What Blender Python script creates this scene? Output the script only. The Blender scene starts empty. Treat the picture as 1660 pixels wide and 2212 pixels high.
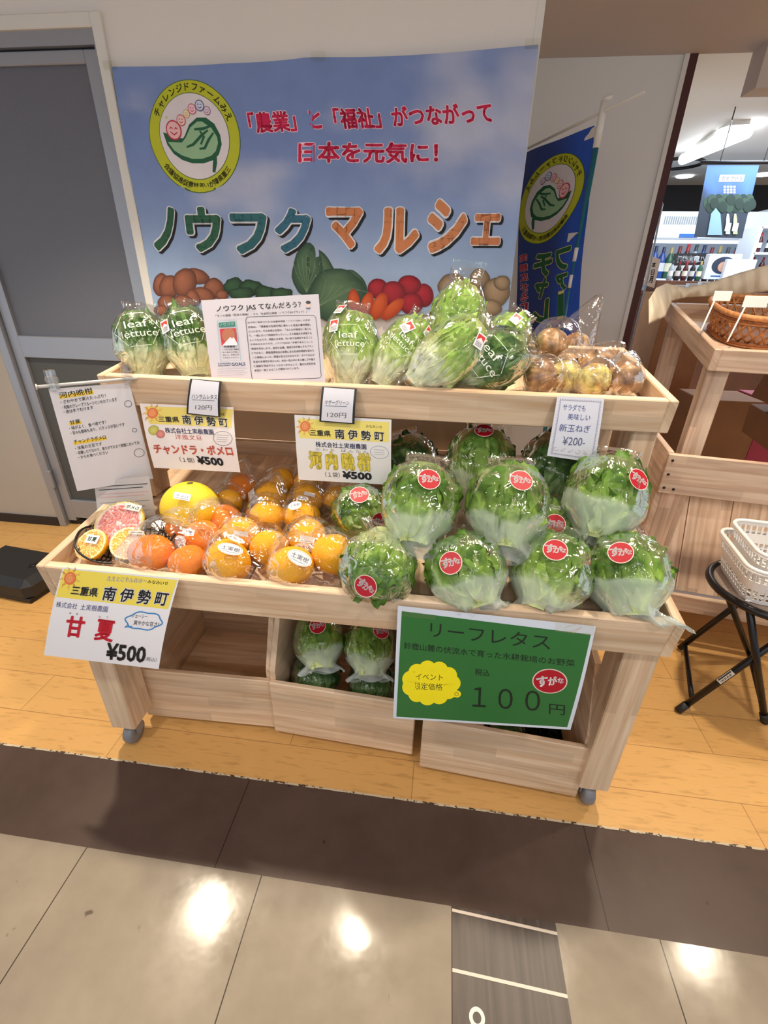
import bpy, bmesh, math, random
from mathutils import Vector as V, Matrix, Euler, noise
PI=math.pi
sc=bpy.context.scene; COL=sc.collection
# ------------------------------------------------------------------ camera
RC=((0.9918620551,0.0732145311,-0.1041599541),(0.1259985950,-0.4470304448,0.8856004378),(0.0182761502,-0.8915174782,-0.4526174637))
CAM=V((0,0,1.3)); FPX=1000.0; PX0,PY0=830.0,1106.0
cd=bpy.data.cameras.new('camera'); cam=bpy.data.objects.new('camera',cd); COL.objects.link(cam)
cam.matrix_world=Matrix(((RC[0][0],-RC[0][1],-RC[0][2],CAM.x),(RC[1][0],-RC[1][1],-RC[1][2],CAM.y),(RC[2][0],-RC[2][1],-RC[2][2],CAM.z),(0,0,0,1)))
cd.sensor_fit='VERTICAL'; cd.sensor_height=36; cd.lens=36*FPX/2212; cd.clip_start=.02; cd.clip_end=60
sc.camera=cam
# ------------------------------------------------------------------ world, lights, exposure
sc.view_settings.view_transform='Standard'; sc.view_settings.look='None'; sc.view_settings.gamma=1
sc.view_settings.use_curve_mapping=False; sc.view_settings.exposure=0.0
wd=bpy.data.worlds.new('hall'); sc.world=wd; wd.use_nodes=True
bg=wd.node_tree.nodes['Background']; bg.inputs[0].default_value=(.90,.95,1,1); bg.inputs[1].default_value=.80
sc.cycles.transparent_max_bounces=24; sc.cycles.max_bounces=8; sc.cycles.caustics_reflective=False; sc.cycles.caustics_refractive=False
def spot(n,loc,aim,power,ang,col=(1,.86,.66),r=.045,blend=.6):
    l=bpy.data.lights.new(n,'SPOT'); l.energy=power; l.color=col; l.spot_size=math.radians(ang); l.spot_blend=blend; l.shadow_soft_size=r
    o=bpy.data.objects.new(n,l); COL.objects.link(o); o.location=loc
    o.rotation_euler=(V(aim)-V(loc)).to_track_quat('-Z','Y').to_euler(); return o
def area(n,loc,aim,power,sx,sy,col=(1,1,1)):
    l=bpy.data.lights.new(n,'AREA'); l.energy=power; l.color=col; l.shape='RECTANGLE'; l.size=sx; l.size_y=sy
    o=bpy.data.objects.new(n,l); COL.objects.link(o); o.location=loc
    o.rotation_euler=(V(aim)-V(loc)).to_track_quat('-Z','Y').to_euler(); return o
DOWN=[(-1.2,1.32,2.29),(-.28,1.34,2.29),(.75,1.36,2.29),(1.75,1.5,2.29)]; DPOW=[118,48,82,48]  # last one is an added lamp to brighten the right stand
for k,(x,y,z) in enumerate(DOWN): spot('downlight_lamp',(x,y,z-.04),(x+.05-(.3 if k==0 else 0),y-.30,0),DPOW[k],104)
HALL=[(-1.0,-.15,2.29),(.9,-.15,2.29)]
for x,y,z in HALL: spot('hall_downlight_lamp',(x,y,z-.04),(x*.8,.95,.5),42,100,(1,.93,.86),.08)
area('hall_lamp',(0,-1.3,2.28),(0,.5,.6),30,3.0,.5,(1,.98,.98))  # added broad fill behind the camera, no lamp fixture there
area('shop_lamp',(2.6,4.6,2.36),(2.6,4.9,0),95,1.6,1.6,(.80,.90,1))
# ------------------------------------------------------------------ colour and materials
def C(r,g,b):
    f=lambda c:(c/255/12.92 if c<=10.3 else ((c/255+.055)/1.055)**2.4)
    return (f(r),f(g),f(b),1)
MATS={}
def newmat(n):
    m=bpy.data.materials.new(n); m.use_nodes=True; MATS[n]=m
    nt=m.node_tree; return m,nt,nt.nodes,nt.links,nt.nodes['Principled BSDF']
def pm(n,col,rough=.5,metal=0,bump=0,bscale=40,var=0,vscale=6,emit=None,estr=0,spec=None,coat=0):
    m,nt,N,L,B=newmat(n)
    B.inputs['Base Color'].default_value=col; B.inputs['Roughness'].default_value=rough; B.inputs['Metallic'].default_value=metal
    if spec is not None: B.inputs['Specular IOR Level'].default_value=spec
    if coat: B.inputs['Coat Weight'].default_value=coat; B.inputs['Coat Roughness'].default_value=.08
    tc=N.new('ShaderNodeTexCoord')
    if var:
        t=N.new('ShaderNodeTexNoise'); t.inputs['Scale'].default_value=vscale; t.inputs['Detail'].default_value=4; L.new(tc.outputs['Object'],t.inputs['Vector'])
        r=N.new('ShaderNodeValToRGB'); r.color_ramp.elements[0].position=.3; r.color_ramp.elements[1].position=.7
        r.color_ramp.elements[0].color=tuple(c*(1-var) for c in col[:3])+(1,); r.color_ramp.elements[1].color=tuple(min(1,c*(1+var*.6)) for c in col[:3])+(1,)
        L.new(t.outputs['Fac'],r.inputs['Fac']); L.new(r.outputs['Color'],B.inputs['Base Color'])
    if bump:
        t=N.new('ShaderNodeTexNoise'); t.inputs['Scale'].default_value=bscale; t.inputs['Detail'].default_value=3; L.new(tc.outputs['Object'],t.inputs['Vector'])
        b=N.new('ShaderNodeBump'); b.inputs['Strength'].default_value=bump; b.inputs['Distance'].default_value=.004; L.new(t.outputs['Fac'],b.inputs['Height']); L.new(b.outputs['Normal'],B.inputs['Normal'])
    if emit: B.inputs['Emission Color'].default_value=emit; B.inputs['Emission Strength'].default_value=estr
    return m
def attr_mat(n,rough=.5,noise_amt=0,nscale=60,bump=0,bscale=80,spec=.5,trans=0,coat=0):
    m,nt,N,L,B=newmat(n)
    a=N.new('ShaderNodeAttribute'); a.attribute_name='Col'
    out=a.outputs['Color']; tc=N.new('ShaderNodeTexCoord')
    if noise_amt:
        t=N.new('ShaderNodeTexNoise'); t.inputs['Scale'].default_value=nscale; t.inputs['Detail'].default_value=5; L.new(tc.outputs['Object'],t.inputs['Vector'])
        mr=N.new('ShaderNodeMapRange'); mr.inputs[1].default_value=.3; mr.inputs[2].default_value=.7; mr.inputs[3].default_value=1-noise_amt; mr.inputs[4].default_value=1+noise_amt; L.new(t.outputs['Fac'],mr.inputs[0])
        mx=N.new('ShaderNodeMixRGB'); mx.blend_type='MULTIPLY'; mx.inputs[0].default_value=1; L.new(out,mx.inputs[1]); L.new(mr.outputs[0],mx.inputs[2]); out=mx.outputs[0]
    L.new(out,B.inputs['Base Color']); B.inputs['Roughness'].default_value=rough; B.inputs['Specular IOR Level'].default_value=spec
    if coat: B.inputs['Coat Weight'].default_value=coat
    if bump:
        t=N.new('ShaderNodeTexNoise'); t.inputs['Scale'].default_value=bscale; L.new(tc.outputs['Object'],t.inputs['Vector'])
        b=N.new('ShaderNodeBump'); b.inputs['Strength'].default_value=bump; b.inputs['Distance'].default_value=.003; L.new(t.outputs['Fac'],b.inputs['Height']); L.new(b.outputs['Normal'],B.inputs['Normal'])
    if trans:
        td=N.new('ShaderNodeBsdfTranslucent'); L.new(out,td.inputs['Color']); ms=N.new('ShaderNodeMixShader'); ms.inputs[0].default_value=trans
        L.new(B.outputs[0],ms.inputs[1]); L.new(td.outputs[0],ms.inputs[2]); L.new(ms.outputs[0],N['Material Output'].inputs['Surface'])
    return m
PRINT=attr_mat('printed_paper',.45)
CLOTHP=attr_mat('printed_cloth',.7,.05,9,.12,500)
LEAF=attr_mat('leaf',.5,.22,45,.35,70,.3,.22)
ONION=attr_mat('onion_skin',.42,.5,55,.3,60)
PAINT=attr_mat('painted_goods',.35)
CUTF=attr_mat('citrus_flesh',.25,.12,160,.3,180,.5,0,.4)
def film_mat(n,tint=(1,1,1,1),gl=1.0,bsc=38,bstr=.9,frost=None):
    m,nt,N,L,B=newmat(n); N.remove(B)
    tc=N.new('ShaderNodeTexCoord')
    t=N.new('ShaderNodeTexNoise'); t.inputs['Scale'].default_value=bsc; t.inputs['Detail'].default_value=2; t.inputs['Distortion'].default_value=1.3; L.new(tc.outputs['Object'],t.inputs['Vector'])
    b=N.new('ShaderNodeBump'); b.inputs['Strength'].default_value=bstr; b.inputs['Distance'].default_value=.006; L.new(t.outputs['Fac'],b.inputs['Height'])
    g=N.new('ShaderNodeBsdfGlossy'); g.inputs['Roughness'].default_value=.10; g.inputs['Color'].default_value=(1,1,1,1); L.new(b.outputs['Normal'],g.inputs['Normal'])
    tr=N.new('ShaderNodeBsdfTransparent'); tr.inputs['Color'].default_value=tint
    fr=N.new('ShaderNodeFresnel'); fr.inputs['IOR'].default_value=1.45; L.new(b.outputs['Normal'],fr.inputs['Normal'])
    mu=N.new('ShaderNodeMath'); mu.operation='MULTIPLY'; mu.inputs[1].default_value=gl; mu.use_clamp=True; L.new(fr.outputs[0],mu.inputs[0]); mn=N.new('ShaderNodeMath'); mn.operation='MINIMUM'; mn.inputs[1].default_value=.46; L.new(mu.outputs[0],mn.inputs[0]); mu=mn
    ms=N.new('ShaderNodeMixShader'); L.new(mu.outputs[0],ms.inputs[0]); L.new(tr.outputs[0],ms.inputs[1]); L.new(g.outputs[0],ms.inputs[2])
    out=ms
    if frost:
        a=N.new('ShaderNodeAttribute'); a.attribute_name='Col'
        d=N.new('ShaderNodeBsdfDiffuse'); d.inputs['Color'].default_value=frost; tl=N.new('ShaderNodeBsdfTranslucent'); tl.inputs['Color'].default_value=frost
        m1=N.new('ShaderNodeMixShader'); m1.inputs[0].default_value=.4; L.new(d.outputs[0],m1.inputs[1]); L.new(tl.outputs[0],m1.inputs[2])
        m2=N.new('ShaderNodeMixShader'); L.new(a.outputs['Fac'],m2.inputs[0]); L.new(ms.outputs[0],m2.inputs[1]); L.new(m1.outputs[0],m2.inputs[2]); out=m2
    L.new(out.outputs[0],N['Material Output'].inputs['Surface']); return m
FILM=film_mat('clear_film',(1,1,1,1),.85,26,1.0)
BAGF=film_mat('bag_film',(.98,1,.98,1),.95,26,1.0,frost=(.90,.98,.95,1))
CLEAR=film_mat('clear_plastic',(.95,.96,.97,1),1.3,5,.1)
TAPE=film_mat('tape_film',(.97,.97,.95,1),.5,20,.2)
def wood_mat(n,base,dark,rough=.5,patch=.10,sc_=1):
    m,nt,N,L,B=newmat(n)
    uv=N.new('ShaderNodeUVMap'); uv.uv_map='UVMap'
    mp=N.new('ShaderNodeMapping'); mp.inputs['Scale'].default_value=(3*sc_,55*sc_,1); L.new(uv.outputs[0],mp.inputs[0])
    n1=N.new('ShaderNodeTexNoise'); n1.inputs['Scale'].default_value=1.0; n1.inputs['Detail'].default_value=5; n1.inputs['Distortion'].default_value=.6; L.new(mp.outputs[0],n1.inputs['Vector'])
    br=N.new('ShaderNodeTexBrick'); br.inputs['Scale'].default_value=1; br.inputs['Brick Width'].default_value=.31; br.inputs['Row Height'].default_value=.034; br.inputs['Mortar Size'].default_value=0
    br.inputs['Color1'].default_value=(1-patch,)*3+(1,); br.inputs['Color2'].default_value=(1+patch,1+patch,1+patch,1); br.offset=.37; L.new(uv.outputs[0],br.inputs['Vector'])
    rp=N.new('ShaderNodeValToRGB'); e=rp.color_ramp.elements; e[0].position=.32; e[0].color=dark; e[1].position=.62; e[1].color=base; L.new(n1.outputs['Fac'],rp.inputs['Fac'])
    mx=N.new('ShaderNodeMixRGB'); mx.blend_type='MULTIPLY'; mx.inputs[0].default_value=1; L.new(rp.outputs[0],mx.inputs[1]); L.new(br.outputs['Color'],mx.inputs[2])
    L.new(mx.outputs[0],B.inputs['Base Color']); B.inputs['Roughness'].default_value=rough
    b=N.new('ShaderNodeBump'); b.inputs['Strength'].default_value=.15; b.inputs['Distance'].default_value=.002; L.new(n1.outputs['Fac'],b.inputs['Height']); L.new(b.outputs[0],B.inputs['Normal'])
    return m
PINE=wood_mat('pine',C(226,200,170),C(202,168,134),.5,.12)
PINEDK=wood_mat('aged_pine',C(216,190,166),C(188,154,130),.55,.16)
# ------------------------------------------------------------------ mesh helpers
ORG={}
class MB:
    def __init__(s): s.v=[]; s.f=[]; s.mi=[]; s.c=[]; s.uv={}
    def add(s,vs,fs,col=(1,1,1,1),mi=0,cols=None,M=None):
        o=len(s.v)
        s.v+= [M@V(p) for p in vs] if M else [V(p) for p in vs]
        s.c+= list(cols) if cols else [col]*len(vs)
        s.f+= [tuple(i+o for i in f) for f in fs]; s.mi+= [mi]*len(fs); return o
    def box(s,c,size,M=None,col=(1,1,1,1),mi=0,bev=.0):
        x,y,z=[k/2 for k in size]; c=V(c); b=min(bev,.45*min(size))
        if b>0:
            vs=[];idx={}
            for sx in (-1,1):
                for sy in (-1,1):
                    for sz in (-1,1):
                        for a in range(3):
                            p=[sx*(x-b),sy*(y-b),sz*(z-b)]; p[a]=(sx*x,sy*y,sz*z)[a]; idx[(sx,sy,sz,a)]=len(vs); vs.append(c+V(p))
            fs=[]
            for a in range(3):
                o1,o2=[k for k in range(3) if k!=a]
                for sg in (-1,1):
                    q=[]
                    for (p,r) in ((-1,-1),(1,-1),(1,1),(-1,1)):
                        t=[0,0,0]; t[a]=sg; t[o1]=p; t[o2]=r; q.append(idx[tuple(t)+(a,)])
                    fs.append(q if (sg>0)!=(a==1) else q[::-1])
                for p in (-1,1):
                    for r in (-1,1):
                        q=[]
                        for sg,b_ in ((-1,o1),(1,o1),(1,o2),(-1,o2)):
                            t=[0,0,0]; t[a]=sg; t[o1]=p; t[o2]=r; q.append(idx[tuple(t)+(b_,)])
                        n=(vs[q[1]]-vs[q[0]]).cross(vs[q[2]]-vs[q[0]]); m=sum((vs[k] for k in q),V())/4-c
                        fs.append(q if n.dot(m)>0 else q[::-1])
            for sx in (-1,1):
                for sy in (-1,1):
                    for sz in (-1,1):
                        q=[idx[(sx,sy,sz,a)] for a in range(3)]; n=(vs[q[1]]-vs[q[0]]).cross(vs[q[2]]-vs[q[0]])
                        fs.append(q if n.dot(V((sx,sy,sz)))>0 else q[::-1])
        else:
            vs=[c+V((sx*x,sy*y,sz*z)) for sx in (-1,1) for sy in (-1,1) for sz in (-1,1)]
            fs=[(0,1,3,2),(4,6,7,5),(0,4,5,1),(2,3,7,6),(0,2,6,4),(1,5,7,3)]
        la=max(range(3),key=lambda k:size[k]); oth=[k for k in range(3) if k!=la]; ro=random.random()*7
        o=s.add(vs,fs,col,mi,None,M)
        for k,p in enumerate(vs):
            q=V(p)-c; s.uv[o+k]=(q[la]+ro,q[oth[0]]+q[oth[1]]+ro*1.7)
        return o
    def tube(s,pts,r,n=8,col=(1,1,1,1),mi=0,closed=False,caps=True):
        pts=[V(p) for p in pts]; m=len(pts); vs=[]; fs=[]; up=None
        rr=r if isinstance(r,(list,tuple)) else [r]*m
        for i,p in enumerate(pts):
            d=(pts[(i+1)%m]-pts[i-1]) if closed else (pts[min(i+1,m-1)]-pts[max(i-1,0)])
            d.normalize()
            if up is None: up=V((0,0,1)) if abs(d.z)<.9 else V((1,0,0))
            a=(up-d*up.dot(d)).normalized(); b=d.cross(a); up=a
            vs+=[p+(a*math.cos(2*PI*k/n)+b*math.sin(2*PI*k/n))*rr[i] for k in range(n)]
        for i in range(m if closed else m-1):
            j=(i+1)%m
            for k in range(n): fs.append((i*n+k,i*n+(k+1)%n,j*n+(k+1)%n,j*n+k))
        if caps and not closed: fs+=[tuple(range(n))[::-1],tuple((m-1)*n+k for k in range(n))]
        s.add(vs,fs,col,mi)
    def lathe(s,prof,n=20,M=None,col=(1,1,1,1),mi=0,cols=None,sx=1,sy=1):
        vs=[];fs=[];cc=[]
        for i,(r,z) in enumerate(prof):
            for k in range(n):
                a=2*PI*k/n; vs.append((r*math.cos(a)*sx,r*math.sin(a)*sy,z)); cc.append(cols[i] if cols else col)
        for i in range(len(prof)-1):
            for k in range(n): fs.append((i*n+k,i*n+(k+1)%n,(i+1)*n+(k+1)%n,(i+1)*n+k))
        fs.append(tuple(range(n))[::-1]); fs.append(tuple((len(prof)-1)*n+k for k in range(n)))
        s.add(vs,fs,col,mi,cc,M)
    def grid(s,nu,nv,fn,colfn=None,wrapu=False,mi=0):
        vs=[];fs=[];cc=[]
        for j in range(nv+1):
            for i in range(nu if wrapu else nu+1):
                u=i/nu; v=j/nv; vs.append(fn(u,v)); cc.append(colfn(u,v) if colfn else (1,1,1,1))
        w=nu if wrapu else nu+1
        for j in range(nv):
            for i in range(nu):
                i2=(i+1)%w; fs.append((j*w+i,j*w+i2,(j+1)*w+i2,(j+1)*w+i))
        return s.add(vs,fs,mi=mi,cols=cc)
    def build(s,name,mats,parent=None,smooth=False,org=None,bevel=0):
        if not isinstance(mats,(list,tuple)): mats=[mats]
        if parent is not None: O=ORG[parent.name]
        else:
            if org is None:
                xs=[p.x for p in s.v]; ys=[p.y for p in s.v]; org=V(((min(xs)+max(xs))/2,(min(ys)+max(ys))/2,min(p.z for p in s.v)))
            O=V(org)
        me=bpy.data.meshes.new(name); me.from_pydata([p-O for p in s.v],[],s.f)
        for m in mats: me.materials.append(m)
        me.polygons.foreach_set('material_index',s.mi)
        if smooth: me.polygons.foreach_set('use_smooth',[True]*len(s.f))
        at=me.color_attributes.new('Col','FLOAT_COLOR','POINT'); at.data.foreach_set('color',[x for c in s.c for x in (c if len(c)==4 else tuple(c)+(1,))])
        if s.uv:
            ul=me.uv_layers.new(name='UVMap'); 
            for lp in me.loops: ul.data[lp.index].uv=s.uv.get(lp.vertex_index,(0,0))
        me.update()
        o=bpy.data.objects.new(name,me); COL.objects.link(o)
        if parent is None: o.location=O
        else: o.parent=parent
        ORG[o.name]=O
        return o
def tag(o,label=None,cat=None,group=None,kind=None):
    if label: o['label']=label
    if cat: o['category']=cat
    if group: o['group']=group
    if kind: o['kind']=kind
    return o
def thing(name,loc,label,cat,group=None):
    o=bpy.data.objects.new(name,None); COL.objects.link(o); o.location=loc; o.empty_display_size=.05; ORG[o.name]=V(loc); return tag(o,label,cat,group)
def struct(o): o['kind']='structure'; return o
def copy_tree(o,parent=None):
    c=o.copy(); COL.objects.link(c); c.parent=parent; ORG[c.name]=ORG[o.name]
    for ch in list(o.children): copy_tree(ch,c)
    return c
def ray(px,py):
    c=(px-PX0,py-PY0,FPX); return V([sum(RC[i][k]*c[k] for k in range(3)) for i in range(3)])
def hit(px,py,ax,val):
    r=ray(px,py); return CAM+r*((val-CAM[ax])/r[ax])
def aty(px,py,y): return hit(px,py,1,y)
def lerp(a,b,t): return a+(b-a)*t
def mixc(a,b,t): t=max(0,min(1,t)); return tuple(lerp(a[i],b[i],t) for i in range(3))+(1,)
def sstep(a,b,x): t=max(0,min(1,(x-a)/(b-a))); return t*t*(3-2*t)
# ------------------------------------------------------------------ printed sheets and lettering
_gl={}
def glyphs(s,bold=0,res=3):
    k=(s,bold,res)
    if k not in _gl:
        if bold<=0:
            c=bpy.data.curves.new('text','FONT'); c.body=s; c.resolution_u=res
            o=bpy.data.objects.new('text',c); COL.objects.link(o); dg=bpy.context.evaluated_depsgraph_get(); dg.update()
            m=bpy.data.meshes.new_from_object(o.evaluated_get(dg)); vs=[(p.co.x,p.co.y) for p in m.vertices]; fs=[tuple(p.vertices) for p in m.polygons]
            bpy.data.objects.remove(o); bpy.data.meshes.remove(m); bpy.data.curves.remove(c)
        else:   # heavier lettering: the strokes widened all round
            v0,f0,_=glyphs(s,0,2); n=len(v0); q=8 if bold<.03 else 14; vs=[];fs=[]
            for i in range(q):
                dx,dy=bold*math.cos(2*PI*i/q),bold*math.sin(2*PI*i/q); vs+=[(x+dx,y+dy) for x,y in v0]; fs+=[tuple(j+n*i for j in f) for f in f0]
        xs=[p[0] for p in vs]; ys=[p[1] for p in vs]; _gl[k]=(vs,fs,(min(xs),min(ys),max(xs),max(ys)))
    return _gl[k]
def homog(src,dst):
    A=[];b=[]
    for (x,y),(u,v) in zip(src,dst):
        A.append([x,y,1,0,0,0,-u*x,-u*y]); b.append(u); A.append([0,0,0,x,y,1,-v*x,-v*y]); b.append(v)
    n=8; M=[r+[q] for r,q in zip(A,b)]
    for i in range(n):
        p=max(range(i,n),key=lambda r:abs(M[r][i])); M[i],M[p]=M[p],M[i]
        for r in range(n):
            if r!=i:
                f=M[r][i]/M[i][i]; M[r]=[a-f*c for a,c in zip(M[r],M[i])]
    h=[M[i][n]/M[i][i] for i in range(n)]
    def f(x,y): w=h[6]*x+h[7]*y+1; return ((h[0]*x+h[1]*y+h[2])/w,(h[3]*x+h[4]*y+h[5])/w)
    return f
class Sheet:
    # corners: TL,TR,BR,BL of the drawing frame; surf(u,v)->point with u right, v down in 0..1
    def __init__(s,corners,surf,normal,nu=1,nv=1,col=(1,1,1,1),colfn=None,step=.0004):
        s.h=homog(corners,[(0,0),(1,0),(1,1),(0,1)]) if corners else (lambda x,y:(x,y))
        s.upf=None; s.base=0
        if corners:
            (x0,y0),(x3,y3)=corners[0],corners[3]; l=math.hypot(x0-x3,y0-y3); s.up=((x0-x3)/l,(y0-y3)/l)
        else: s.up=(0,-1)
        s.surf=surf; s.n=normal; s.nu=nu; s.nv=nv; s.P=[]; s.step=step
        vs=[(i/nu,j/nv) for j in range(nv+1) for i in range(nu+1)]
        fs=[(j*(nu+1)+i,j*(nu+1)+i+1,(j+1)*(nu+1)+i+1,(j+1)*(nu+1)+i) for j in range(nv) for i in range(nu)]
        s.P.append((vs,fs,[colfn(*p) if colfn else col for p in vs],0))
    def raw(s,uv,fs,col,layer): s.P.append((uv,fs,col if isinstance(col,list) else [col]*len(uv),layer))
    def poly(s,pts,col,layer=1): s.raw([s.h(*p) for p in pts],[tuple(range(len(pts)))],col,layer)
    def rect(s,x0,y0,x1,y1,col,layer=1):
        a=s.h(x0,y0); b=s.h(x1,y1); s.raw([(a[0],a[1]),(b[0],a[1]),(b[0],b[1]),(a[0],b[1])],[(0,1,2,3)],col,layer)
    def ell(s,cx,cy,rx,ry,rot=0,col=(0,0,0,1),layer=1,col2=None,off=(0,0),n=28,wob=0,seed=0):
        c,sn=math.cos(rot),math.sin(rot); P=[(cx+off[0]*rx,cy+off[1]*ry)]; cc=[col2 or col]
        for f in ((.55,1) if col2 else (1,)):
            for k in range(n):
                a=2*PI*k/n; w=1+wob*math.sin(3*a+seed)+wob*.6*math.sin(7*a+2*seed)
                x,y=rx*math.cos(a)*w*f,ry*math.sin(a)*w*f
                ox,oy=(off[0]*rx*(1-f),off[1]*ry*(1-f)); P.append((cx+x*c-y*sn+ox,cy+x*sn+y*c+oy)); cc.append(mixc(col2,col,.35) if f<1 else col)
        fs=[(0,1+k,1+(k+1)%n) for k in range(n)]
        if col2: fs+=[(1+k,1+n+k,1+n+(k+1)%n,1+(k+1)%n) for k in range(n)]
        s.raw([s.h(*p) for p in P],fs,cc,layer)
    def ring(s,cx,cy,rx,ry,wd,col,layer=1,n=40,rot=0):
        P=[];c,sn=math.cos(rot),math.sin(rot)
        for k in range(n):
            a=2*PI*k/n
            for q in (0,wd):
                x,y=(rx-q)*math.cos(a),(ry-q)*math.sin(a); P.append((cx+x*c-y*sn,cy+x*sn+y*c))
        s.raw([s.h(*p) for p in P],[(2*k,2*k+1,(2*k+3)%(2*n),(2*k+2)%(2*n)) for k in range(n)],col,layer)
    def line(s,pts,w,col,layer=1):
        P=[];m=len(pts)
        ws=w if isinstance(w,(list,tuple)) else [w]*m
        for i,(x,y) in enumerate(pts):
            x0,y0=pts[max(i-1,0)]; x1,y1=pts[min(i+1,m-1)]; dx,dy=x1-x0,y1-y0; l=math.hypot(dx,dy) or 1
            P+=[(x-dy/l*ws[i]/2,y+dx/l*ws[i]/2),(x+dy/l*ws[i]/2,y-dx/l*ws[i]/2)]
        s.raw([s.h(*p) for p in P],[(2*i,2*i+1,2*i+3,2*i+2) for i in range(m-1)],col,layer)
    def tline(s,t,ax,ay,bx,by,h,col,bold=0,layer=2,ref=None,mono=None):
        # baseline from A to B, letters h tall along the sheet's own upright
        vs,fs,_=glyphs(t,bold); a,b,c,d=glyphs(t,bold if ref is None else ref)[2]; W=c-a or 1; H=d-b or 1
        ux,uy=s.up; o=[]
        for x,y in vs:
            u=(x-a)/W; v=(y-b)/H; o.append(s.h(ax+(bx-ax)*u+ux*h*v,ay+(by-ay)*u+uy*h*v))
        s.raw(o,fs,col,layer)
    def text(s,t,x0,y0,x1,y1,col,bold=0,layer=2,skew=0,flip=False,ref=None):
        vs,fs,_=glyphs(t,bold); rv,_,(a,b,c,d)=glyphs(t,bold if ref is None else ref)
        cx,cy=(x0+x1)/2,(y0+y1)/2
        if s.upf: ux,uy=s.upf(cx,cy)
        else: ux,uy=s.up
        lam=ux/uy; kap=s.base   # sideways lean per unit down, rise per unit right
        f=-1 if flip else 1; sx=(x1-x0)/(c-a or 1); sy=(y1-y0)/(d-b or 1); W,H=x1-x0,y1-y0
        q=[(f*x,-y) for x,y in rv[::max(1,len(rv)//400)]]
        for it in range(14):
            X=[sx*x+lam*sy*y for x,y in q]; Y=[sy*y+kap*sx*x for x,y in q]
            w,h=max(X)-min(X),max(Y)-min(Y); sx*=max(.6,min(1.6,W/w if w else 1))**.8; sy*=max(.6,min(1.6,H/h if h else 1))**.8
        X=[sx*x+lam*sy*y for x,y in q]; Y=[sy*y+kap*sx*x for x,y in q]; ox=cx-(max(X)+min(X))/2; oy=cy-(max(Y)+min(Y))/2
        s.raw([s.h(ox+sx*f*x-lam*sy*y,oy-sy*y+kap*sx*f*x) for x,y in vs],fs,col,layer)
    def glyph(s,t,cx,cy,h,ang,col,bold=0,layer=2,mp=None,w=1):
        vs,fs,bb=glyphs(t,bold); mx,my=(bb[0]+bb[2])/2,.37; c,sn=math.cos(ang),math.sin(ang); o=[]
        for x,y in vs:
            x,y=(x-mx)*h*w,-(y-my)*h; p=(cx+x*c-y*sn,cy+x*sn+y*c); o.append(s.h(*(mp(*p) if mp else p)))
        s.raw(o,fs,col,layer)
    def build(s,name,mat=None,parent=None,smooth=True,cut=False,org=None):
        bm=bmesh.new(); cl=bm.verts.layers.float_color.new('Col')
        for uv,fs,cols,ly in s.P:
            bv=[]
            for (u,v),c in zip(uv,cols):
                q=bm.verts.new((u,v,ly)); q[cl]=c; bv.append(q)
            for f in fs:
                try: bm.faces.new([bv[i] for i in f])
                except ValueError: pass
        if cut:
            for i in range(1,s.nu): bmesh.ops.bisect_plane(bm,geom=bm.verts[:]+bm.edges[:]+bm.faces[:],plane_co=(i/s.nu,0,0),plane_no=(1,0,0),dist=1e-7)
            for i in range(1,s.nv): bmesh.ops.bisect_plane(bm,geom=bm.verts[:]+bm.edges[:]+bm.faces[:],plane_co=(0,i/s.nv,0),plane_no=(0,1,0),dist=1e-7)
        bm.verts.index_update(); m=MB()
        for q in bm.verts:
            u,v,ly=q.co; p=V(s.surf(u,v)); n=s.n(u,v) if callable(s.n) else s.n
            m.v.append(p+V(n)*(ly*s.step)); m.c.append(tuple(q[cl]))
        for f in bm.faces: m.f.append(tuple(x.index for x in f.verts)); m.mi.append(0)
        bm.free(); return m.build(name,mat or PRINT,parent,smooth,org)
def quad_surf(P):
    TL,TR,BR,BL=P; return lambda u,v: TL*(1-u)*(1-v)+TR*u*(1-v)+BR*u*v+BL*(1-u)*v
def quad_norm(P):
    n=(P[1]-P[0]).cross(P[0]-P[3]).normalized()
    return n if n.dot(CAM-P[0])>0 else -n
BLK=C(28,26,28); WHT=C(238,236,240); RED=C(205,22,48); NAVY=C(42,52,105)
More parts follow.
